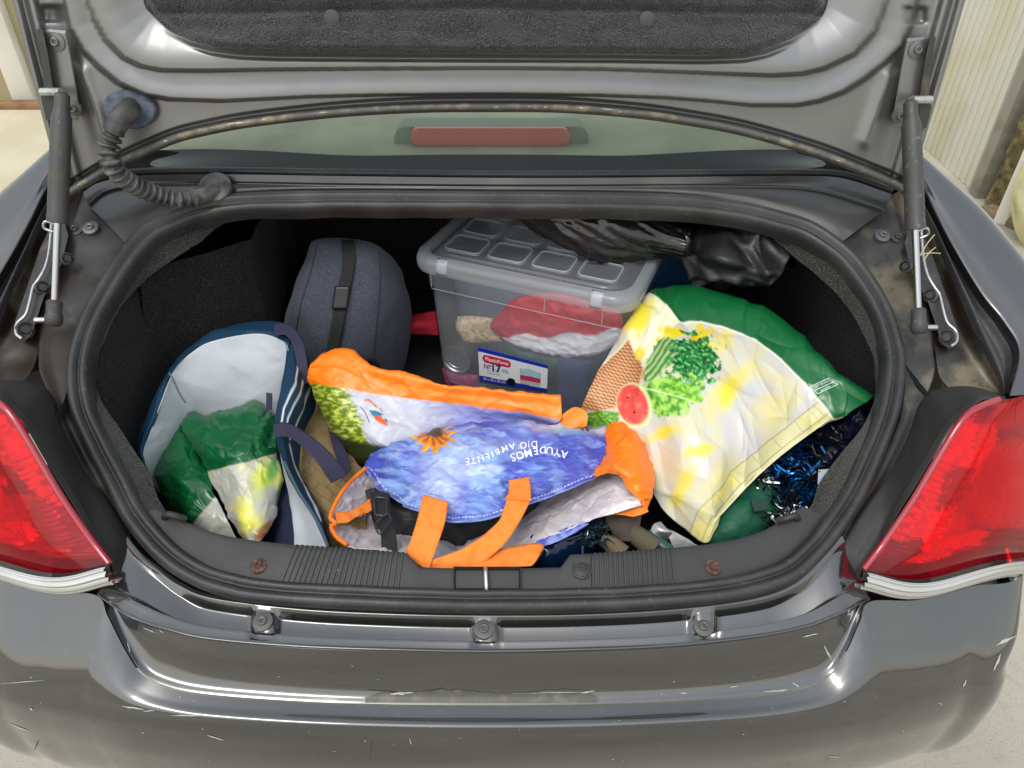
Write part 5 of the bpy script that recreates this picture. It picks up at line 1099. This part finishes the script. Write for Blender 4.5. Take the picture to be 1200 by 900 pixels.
G = [[(322, 379, .815), (345, 386, .81), (358, 410, .77)], [(336, 406, .81), (350, 420, .80), (367, 442, .73)], [(329, 455, .80), (348, 470, .785), (368, 478, .71)], [(322, 498, .785), (338, 508, .765), (354, 512, .70)],
     [(332, 540, .755), (341, 545, .742), (352, 549, .70)], [(349, 576, .735), (356, 576, .727), (364, 577, .70)], [(368, 606, .722), (373, 606, .715), (378, 606, .69)], [(382, 638, .705), (385, 640, .70), (388, 642, .68)]]
cloth('side_panel', G, 130, 50, CLOTHM, st_, wr=((18, .003, 'n'),), colf=stripe_ink)
G = [[(327, 520, .74), (333, 542, .75)], [(330, 548, .715), (340, 562, .74)], [(338, 580, .70), (355, 587, .73)], [(344, 610, .69), (369, 610, .718)], [(345, 645, .68), (384, 643, .702)]]
cloth('front_lining', [[r[0], tuple((np.array(r[0]) + np.array(r[1])) / 2 + A(0, 0, -.004)), r[1]] for r in G], 70, 30, WHITEIN, st_, wr=((18, .003, 'n'),))
tube('piping', curve(zL([(333, 541, .757), (350, 576, .737), (369, 606, .724), (383, 637, .707), (384, 644, .70)]), 50), .0024, mat('petrol_piping', C('#2c4654'), .6), st_, 8)
ribbon('handle', [((320, 380), (322, 394), .826), ((334, 379), (333, 392), .832), ((348, 388), (341, 399), .828), ((357, 408), (345, 412), .815), ((361, 432), (349, 434), .795), ((361, 450), (350, 450), .77)], PSTRAP, st_)
ribbon('handle', [((320, 497), (322, 513), .795), ((335, 495), (334, 511), .795), ((355, 505), (348, 518), .785), ((378, 522), (366, 535), .768), ((397, 542), (380, 554), .748), ((408, 557), (388, 566), .73)], PSTRAP, st_)
ribbon('handle', [((380, 470), (386, 468), .70), ((384, 500), (393, 497), .70), ((392, 530), (404, 525), .70), ((402, 560), (412, 550), .695)], PSTRAP, st_)
ribbon('handle_stub', [((312, 460), (319, 461), .772), ((312, 480), (319, 480), .762)], PSTRAP, st_, nv=5)

# ---------------------------------------------------------------- green bags tucked inside it
def green_ink(line, sgn, lemon=True):
    def f(px, py):
        k = Ink(px, py, C('#0b5a2e')); k.put(smooth(.0, .5, k.n(.04)) * .4, C('#084524'))
        (x0, y0), (x1, y1) = line; d = ((py - y0) * (x1 - x0) - (px - x0) * (y1 - y0)) / math.hypot(x1 - x0, y1 - y0) * sgn
        w = smooth(-.8, .8, d); k.put(w, C('#b2b2a6'))
        if lemon:
            k.put(w * smooth(-.2, .4, k.n(.025, .02, 3, 3)) * .85, C('#e3da3c')); k.put(w * k.ell(305, 560, 8, 26, 15, .8) * .7, C('#c9d45a')); k.put(w * k.ell(285, 560, 6, 18, 0, .8) * .5, C('#ece9d8'))
            k.put(w * k.ell(318, 552, 6, 16, 20, .6) * .8, C('#4fae2e')); k.put(w * k.ell(328, 580, 5, 26, 5, .4) * .9, C('#2a5a22')); k.put(w * k.ell(312, 622, 18, 8, -45, .3) * .9, C('#9a5a2c'))
        return k.c
    return f
G = [[(212, 500, .72), (226, 481, .725), (245, 488, .73), (275, 480, .735), (300, 471, .735), (321, 488, .73)], [(218, 508, .72), (232, 505, .735), (255, 510, .745), (280, 507, .75), (305, 500, .745), (323, 505, .735)],
     [(230, 530, .715), (243, 532, .735), (263, 533, .75), (285, 528, .755), (307, 522, .75), (325, 522, .735)], [(243, 553, .705), (255, 550, .725), (272, 546, .74), (290, 541, .745), (308, 536, .74), (326, 531, .725)],
     [(262, 590, .692), (270, 585, .71), (282, 582, .725), (296, 579, .73), (312, 574, .725), (329, 562, .71)], [(284, 632, .675), (287, 636, .685), (291, 638, .695), (297, 638, .695), (306, 634, .695), (323, 604, .69)]]
o, P_, Q_ = cloth('green_bag', G, 130, 110, PRINTG, None, wr=((12, .004, 'n'), ((34, (3, 8), (15, 50), 80, 60), .0042, 'c'), ((220, (1, 3), (5, 18)), .0024, 'c')), colf=green_ink(((243, 553), (324, 531)), 1), seed=4.2, hide=(5, -.04))
tag(o, 'crumpled green and lemon plastic bag standing upright inside the striped bag', 'bag', 'crumpled green bags in the striped bag')
G = [[(214, 500, .70), (226, 515, .70), (237, 538, .70), (250, 560, .695)], [(198, 520, .69), (210, 533, .702), (224, 552, .706), (248, 572, .70)], [(184, 543, .67), (200, 553, .69), (219, 575, .697), (256, 588, .69)],
     [(186, 570, .65), (198, 582, .67), (220, 600, .68), (266, 608, .68)], [(190, 598, .62), (210, 610, .64), (232, 622, .65), (278, 634, .66)]]
o, P_, Q_ = cloth('green_bag', G, 100, 90, PRINTG, None, wr=((12, .004, 'n'), ((26, (3, 8), (15, 50), 60, 60), .0042, 'c'), ((160, (1, 3), (5, 18)), .0022, 'c')), colf=green_ink(((228, 612), (252, 583)), 1, False), seed=7.7, hide=(0, -.03))
tag(o, 'smaller green and white plastic bag pressed against the left side of the striped bag', 'bag', 'crumpled green bags in the striped bag')
G = [[(300, 555, .69), (320, 545, .70), (340, 545, .70)], [(305, 590, .67), (325, 588, .685), (345, 590, .69)], [(308, 645, .64), (328, 645, .66), (348, 648, .67)]]
o, _, _ = cloth('navy_garment', G, 50, 40, mat('navy_garment_cloth', C('#141c38'), .85), None, wr=((16, .006, 'n'), (30, .003, 'r')))
tag(o, 'dark navy garment folded in the front corner of the striped bag', 'garment')
# ---------------------------------------------------------------- khaki paper-look bag
def brick_ink(px, py):
    k = Ink(px, py, C('#8d7753')); k.put(smooth(0, .6, k.n(.03)) * .5, C('#a08a64'))
    u_ = px * .78 + py * .62; w_ = -px * .62 + py * .78; row = np.floor(w_ / 11); m_ = np.abs(((w_ / 11) % 1) - .5) > .46; n2 = np.abs((((u_ + row * 9) / 22) % 1) - .5) > .475
    k.put((m_ | n2) * .55 * smooth(520, 545, py), C('#4d3d26')); return k.c
G = [[(352, 500, .70), (366, 475, .705), (382, 480, .70), (396, 510, .69)], [(345, 535, .69), (365, 525, .70), (390, 535, .69), (420, 545, .675)], [(352, 570, .68), (372, 565, .69), (400, 565, .68), (440, 555, .67)], [(370, 605, .665), (385, 600, .675), (402, 600, .67), (430, 585, .655)], [(384, 648, .65), (392, 648, .655), (405, 648, .65), (430, 645, .64)]]
o, _, _ = cloth('khaki_bag', G, 110, 90, CLOTHM, None, wr=((14, .005, 'n'), (30, .003, 'r')), colf=brick_ink)
tag(o, 'khaki bag with brick line print between the striped bag and the orange bags', 'bag')

# ---------------------------------------------------------------- odds and ends by the sill
NAVY = mat('navy_film', C('#0c1230'), .35)
G = [[(900, 500, .70), (950, 485, .73), (1000, 478, .76), (1030, 470, .77)], [(895, 545, .68), (940, 530, .71), (985, 515, .735), (1015, 505, .74)], [(890, 590, .66), (925, 585, .68), (955, 570, .69), (975, 560, .69)], [(880, 640, .63), (915, 632, .65), (940, 615, .65), (955, 600, .65)]]
o, nP, nQ = cloth('navy_bag', G, 70, 70, NAVY, None, wr=((18, .008, 'n'), (34, .005, 'r')))
tag(o, 'dark navy plastic bag under the tinsel against the right side of the boot', 'bag')
tn = empty('tinsel_garland', tuple(onZ(930, 560, .66)), 'crumpled garland of blue, black and silver tinsel at the right of the boot', 'garland')
r = np.random.default_rng(11); FOIL = {'blue_strands': (mat('blue_foil', (.015, .13, .36), .2, .9), 330), 'black_strands': (mat('black_foil', (.02, .025, .035), .2, .7), 420), 'silver_strands': (mat('silver_foil', (.75, .76, .78), .15, 1.0), 260)}
REG = [(893, 545), (925, 520), (965, 505), (1000, 492), (985, 525), (958, 560), (950, 592), (915, 622), (898, 612)]
for nm, (m_, cnt) in FOIL.items():
    V = []; F = []; c_ = 0
    while c_ < cnt:
        x, y = r.uniform(885, 1005), r.uniform(490, 625)
        if nm == 'silver_strands':
            x, y = (r.normal(925, 12), r.normal(607, 7)) if r.random() < .75 else (r.normal(898, 6), r.normal(562, 5))
        elif nm == 'blue_strands': x, y = (r.normal(928, 14), r.normal(545, 20)) if r.random() < .7 else (r.normal(945, 8), r.normal(585, 8))
        if nm != 'silver_strands' and not inpoly(np.array(x), np.array(y), REG): continue
        z = np.interp(y, [490, 560, 620], [.745, .705, .69]) + r.uniform(-.010, .018); p = onZ(x, y, z); d = r.normal(size=3); d[2] *= .4; d /= np.linalg.norm(d); ln = r.uniform(.008, .022); w = r.uniform(.0012, .0030)
        side = np.cross(d, r.normal(size=3)); side /= np.linalg.norm(side); bend = r.normal(size=3) * .006
        i0 = len(V)
        for t in (0, .5, 1.0): q = p + d * ln * (t - .5) + bend * (1 - (2 * t - 1) ** 2); ww = w * (1 - .6 * t); V += [q - side * ww, q + side * ww]
        F += [(i0, i0 + 1, i0 + 3, i0 + 2), (i0 + 2, i0 + 3, i0 + 5, i0 + 4)]; c_ += 1
    o = mk(nm, V, F, m_, tn, False); o['kind'] = 'stuff'
q = [onZ(959, 551, .735), onZ(972, 550, .737), onZ(969, 563, .732), onZ(958, 568, .728)]; mk('paper_tag', q + [p + A(0, 0, .0008) for p in q], [(0, 1, 2, 3), (4, 5, 6, 7), (0, 1, 5, 4), (1, 2, 6, 5), (2, 3, 7, 6), (3, 0, 4, 7)], mat('pale_tag', C('#a9b4bd'), .6), tn, False)
GRN = mat('dark_green_cloth', C('#0f5138'), .6, bump=[(50, .3, .003, 'noise')])
G = [[(842, 592, .70), (862, 572, .71), (888, 562, .71), (905, 560, .70)], [(836, 612, .695), (862, 596, .715), (890, 585, .715), (911, 588, .70)], [(832, 628, .685), (860, 618, .705), (888, 608, .705), (910, 603, .695)], [(830, 642, .67), (860, 640, .68), (884, 632, .685), (902, 622, .68)]]
o, gP, gQ = cloth('green_pouch', G, 60, 60, GRN, None, wr=((18, .004, 'n'), (40, .002, 'r')))
tag(o, 'dark green pouch with a grey slot under the hem of the vegetable bag', 'pouch')
tg2 = bvh(o)
def patch(name, pts, m, parent, z): 
    V = [onZ(x, y, z) for x, y in pts]; n_ = len(V); V += [p - A(0, 0, .003) for p in V]; return mk(name, V, [tuple(range(n_)), tuple(range(n_, 2 * n_))[::-1]] + [(i, (i + 1) % n_, n_ + (i + 1) % n_, n_ + i) for i in range(n_)], m, parent, False)
patch('slot', [(880, 585), (890, 583), (901, 590), (899, 597), (884, 599)], mat('dark_slot', C('#1d3a30'), .6), o, .722)
bt = empty('water_bottle', tuple(onZ(665, 630, .64)), 'dark blue clear plastic bottle lying under the front edge of the blue bag', 'bottle')
p0, p1 = onZ(625, 655, .665), onZ(712, 612, .675); d = (p1 - p0); Lb = np.linalg.norm(d)
BLUEP = glassy('blue_bottle_plastic', (.10, .22, .45), haze_col=(.01, .05, .14), haze=.45, rough=.06, ior=1.5, bump=(25, .5, .02))
lathe('bottle_body', p0, p1, [(0, .022), (.006, .031), (.02, .033), (.028, .031), (.036, .033), (.044, .031), (.052, .033), (.06, .031), (.068, .033), (Lb * .8, .032), (Lb * .92, .022), (Lb * 1.02, .013)], BLUEP, bt, 28, auto=80)
lathe('bottle_cap', p0 + d * 1.0, p1 + d, [(0, .014), (.012, .014), (.013, .012)], mat('grey_blue_cap', C('#3c5560'), .4), bt, 20)
r = np.random.default_rng(5); V = []; F = []
for k in range(90):
    x, y = r.normal(696, 8), r.normal(626, 7); p = onZ(x, y, .700 + r.uniform(-.008, .004)); dd = A(r.normal(), r.normal(), r.normal() * .3); dd /= np.linalg.norm(dd); sd_ = np.cross(dd, A(0, 0, 1)); i0 = len(V); w = r.uniform(.0008, .0025); ln = r.uniform(.008, .02)
    V += [p - sd_ * w, p + sd_ * w, p + dd * ln + sd_ * w * .6 + A(0, 0, .004 * r.normal()), p + dd * ln - sd_ * w * .6]; F.append((i0, i0 + 1, i0 + 2, i0 + 3))
o = mk('crinkled_film', V, F, mat('clear_grey_film', C('#24363c'), .12, spec=.9, metal=.5), None, False); tag(o, 'crinkled clear grey plastic film beside the dark blue bottle', 'film')
G = [[(708, 600, .705), (730, 598, .71), (752, 604, .705)], [(712, 615, .70), (732, 617, .705), (750, 618, .70)], [(722, 632, .685), (736, 634, .69), (752, 634, .685)]]
o, _, _ = cloth('brown_cloth', G, 40, 40, mat('grey_brown_cloth', C('#4a4038'), .9), None, wr=((24, .004, 'n'),)); tag(o, 'grey brown cloth below the orange end of the blue bag', 'cloth')
o = tube('rolled_cloth', curve(zL([(738, 622, .69), (752, 632, .69), (768, 645, .685)]), 24), np.linspace(.013, .017, 24), mat('olive_roll', C('#57513f'), .9, bump=[(60, .5, .003, 'noise')]), None, 16); tag(o, 'olive brown rolled cloth between the sill and the brown cloth', 'cloth')
o = tube('rolled_cloth', curve(zL([(706, 632, .69), (716, 638, .688), (728, 650, .68)]), 24), np.linspace(.010, .016, 24), mat('tan_roll', C('#6a5c45'), .9, bump=[(60, .5, .003, 'noise')]), None, 16); tag(o, 'tan rolled cloth right beside the dark blue bottle', 'cloth')
o, _, _ = cloth('metal_scoop', [[(762, 622, .70), (766, 614, .708), (774, 611, .71)], [(768, 628, .698), (775, 622, .706), (784, 622, .706)], [(782, 634, .692), (786, 630, .698), (792, 628, .698)]], 30, 24, mat('dull_metal', (.35, .34, .32), .35, .9), None, wr=((30, .001, 'n'),)); tag(o, 'dull grey metal scoop lying near the hem of the vegetable bag', 'scoop')
o = tube('teal_tube', curve(zL([(758, 628, .69), (772, 637, .69), (784, 646, .685)]), 20), .010, mat('teal_plastic', C('#1f4a48'), .35), None, 14); tag(o, 'dark teal plastic tube under the grey metal scoop', 'tube')
G = [[(778, 618, .70), (792, 624, .705), (806, 632, .70)], [(784, 630, .698), (800, 634, .70), (818, 640, .695)], [(790, 645, .685), (806, 647, .685), (828, 648, .68)]]
o, _, _ = cloth('pale_film', G, 30, 36, mat('pale_grey_film', C('#8f918a'), .4), None, wr=((30, .003, 'r'),)); tag(o, 'pale grey plastic film beneath the lower corner of the vegetable bag', 'film')

# ================================================================== yard behind the car
def gnd(px, py): return onZ(px, py, 0.0)
CREAM = mat('cream_door_plastic', C('#cfccbd'), .6, var=[(2.5, .45, .75, C('#c3bb96'), 6), (.9, .55, .75, C('#a79e7e'), 5)])
ALU = mat('grey_metal_post', C('#9a968a'), .5, .4, var=[(9, .5, .75, C('#7a735f'), 6)], rvar=.2)
WHITEW = mat('flaking_white_wall', C('#d9d6cd'), .8, var=[(3, .55, .62, C('#6e6344'), 7), (12, .6, .72, C('#3f3826'), 6)], bump=[(20, .4, .01, 'noise')])
MOULD = mat('mouldy_patch', C('#5f5334'), .95, var=[(14, .45, .65, C('#8b8052'), 8), (30, .5, .7, C('#2f291a'), 6)], bump=[(25, .9, .03, 'noise')])
def slab(name, a, b, h, depth, m, parent=None, z0=0.0, bev=.004, nrm=None):
    """upright board from ground point a to b"""
    d = b - a; L_ = np.linalg.norm(d); d /= L_; n = A(-d[1], d[0], 0); c = (a + b) / 2 + A(0, 0, z0 + h / 2)
    return rbox(name, c, (L_, depth, h), m, parent, bev, np.stack([d, n, A(0, 0, 1)], 1))
a = gnd(1060, 150); b = gnd(1143, 224)
door = empty('folding_door', tuple((a + b) / 2), 'cream ribbed folding door at the right behind the car', 'door')
n = 30
for k in range(n):
    q0 = a + (b - a) * k / n; q1 = a + (b - a) * (k + .93) / n; slab('door_slat', q0, q1, 2.6, .03 if k % 2 else .045, CREAM, door)
slab('door_backing', a + A(.03, 0, 0), b + A(.03, 0, 0), 2.6, .02, mat('dim_cream', C('#a39c80'), .7), door)
c0, c1 = gnd(1145, 226), gnd(1153, 233); o = slab('door_post', c0, c1, 2.6, .09, ALU); tag(o, 'grey metal post between the cream folding door and the mouldy wall', 'post')
c2 = gnd(1170, 250); wl2 = empty('wall_panel', tuple(c2), 'white wall panel with a mouldy brown patch at the right edge', 'wall')
slab('panel_board', c1 + A(.05, 0, 0), c2 + A(.05, 0, 0), 2.6, .05, WHITEW, wl2)
mm = c1 * .45 + c2 * .55; P = np.array([[mm + (c2 - c1) * (s_ - .5) * .75 * (1 - .35 * t * t) + A(.006 - .03 * math.sin(math.pi * (s_)), 0, .02 + 1.15 * t) for s_ in np.linspace(0, 1, 24)] for t in np.linspace(0, 1, 50)])
P = P + A(-1, 0, 0) * (.02 * fbm(P * 9, 3))[..., None]; sheet('mouldy_patch', P, MOULD, wl2)
c3, c4 = gnd(1166, 258), gnd(1180, 262); o = slab('white_post', c3, c4, 2.4, .07, mat('white_painted_wood', C('#dad6cc'), .7, var=[(5, .55, .7, C('#b1a990'), 6)])); o2 = o
tag(o, 'white painted post with a small rusty hole in front of the wall panel', 'post')
hh = (c3 + c4) / 2 + A(-.036, -.05, .28); lathe('rusty_hole', hh, hh + A(-1, -.6, 0), [(-.01, .014), (.004, .014), (.004, .004)], RUST, o, 14)
o = slab('timber_batten', gnd(1158, 246), gnd(1196, 268), .03, .10, mat('weathered_timber', C('#8a735a'), .9, var=[(20, .45, .7, C('#5d4a36'), 5)], bump=[(40, .6, .004, 'noise')])); tag(o, 'weathered timber batten on the ground under the white post', 'batten')
c5 = gnd(1210, 285); P = []
for t in np.linspace(0, 1, 24):
    rr2 = .20 * (math.sin(math.pi * (t * .92 + .04)) ** .5); P.append([c5 + A(rr2 * math.cos(w) * .7, rr2 * math.sin(w), .55 * t) for w in np.linspace(0, 2 * math.pi, 28, endpoint=False)])
P = np.array(P); P = P + (.02 * fbm(P * 7, 2))[..., None] * A(1, 1, 0); o = sheet('sack', P, mat('pale_yellow_sack', C('#cfc79a'), .8, var=[(8, .5, .7, C('#a89f72'), 5)]), None, cv=True); tag(o, 'pale yellow sack standing at the far right edge by the white post', 'sack')
# left side
PAVE = mat('pale_cream_paving', C('#b5ab90'), .9, var=[(2, .4, .7, C('#c6bea6'), 6), (40, .5, .75, C('#b9ad8e'), 4)], bump=[(40, .3, .003, 'noise')])
g = [gnd(-500, 520), gnd(30, 330), gnd(75, 200), gnd(70, 140), gnd(-300, 140)]
V = [p + A(0, 0, .06) for p in g] + [p for p in g]; N_ = len(g)
tag(mk('pavement', V, [tuple(range(N_))] + [(i, (i + 1) % N_, N_ + (i + 1) % N_, N_ + i) for i in range(N_)], PAVE, None, False), kind='structure')
a, b = gnd(-260, 139), gnd(70, 136); o = slab('brown_kerb', a, b, .09, .10, mat('brown_kerb_stone', C('#8a6a48'), .85, var=[(10, .45, .7, C('#6a4c30'), 5)])); tag(o, 'low brown kerb along the far side of the pale paving', 'kerb')
a, b = gnd(14, 134), gnd(38, 132); o = slab('white_pillar', a + A(0, .1, 0), b + A(0, .1, 0), 2.8, .16, mat('white_pillar_paint', C('#d8d5ca'), .7, var=[(3, .5, .75, C('#c4bfae'), 5)])); tag(o, 'white pillar beyond the kerb at the upper left', 'pillar')
a, b = gnd(-300, 120), gnd(80, 118); o = slab('garden_wall', a, b, 2.6, .1, mat('yellowish_render', C('#c9bf9c'), .85, var=[(2, .45, .7, C('#b0a47e'), 6)])); tag(o, 'pale yellow rendered wall behind the white pillar at the upper left', 'wall')
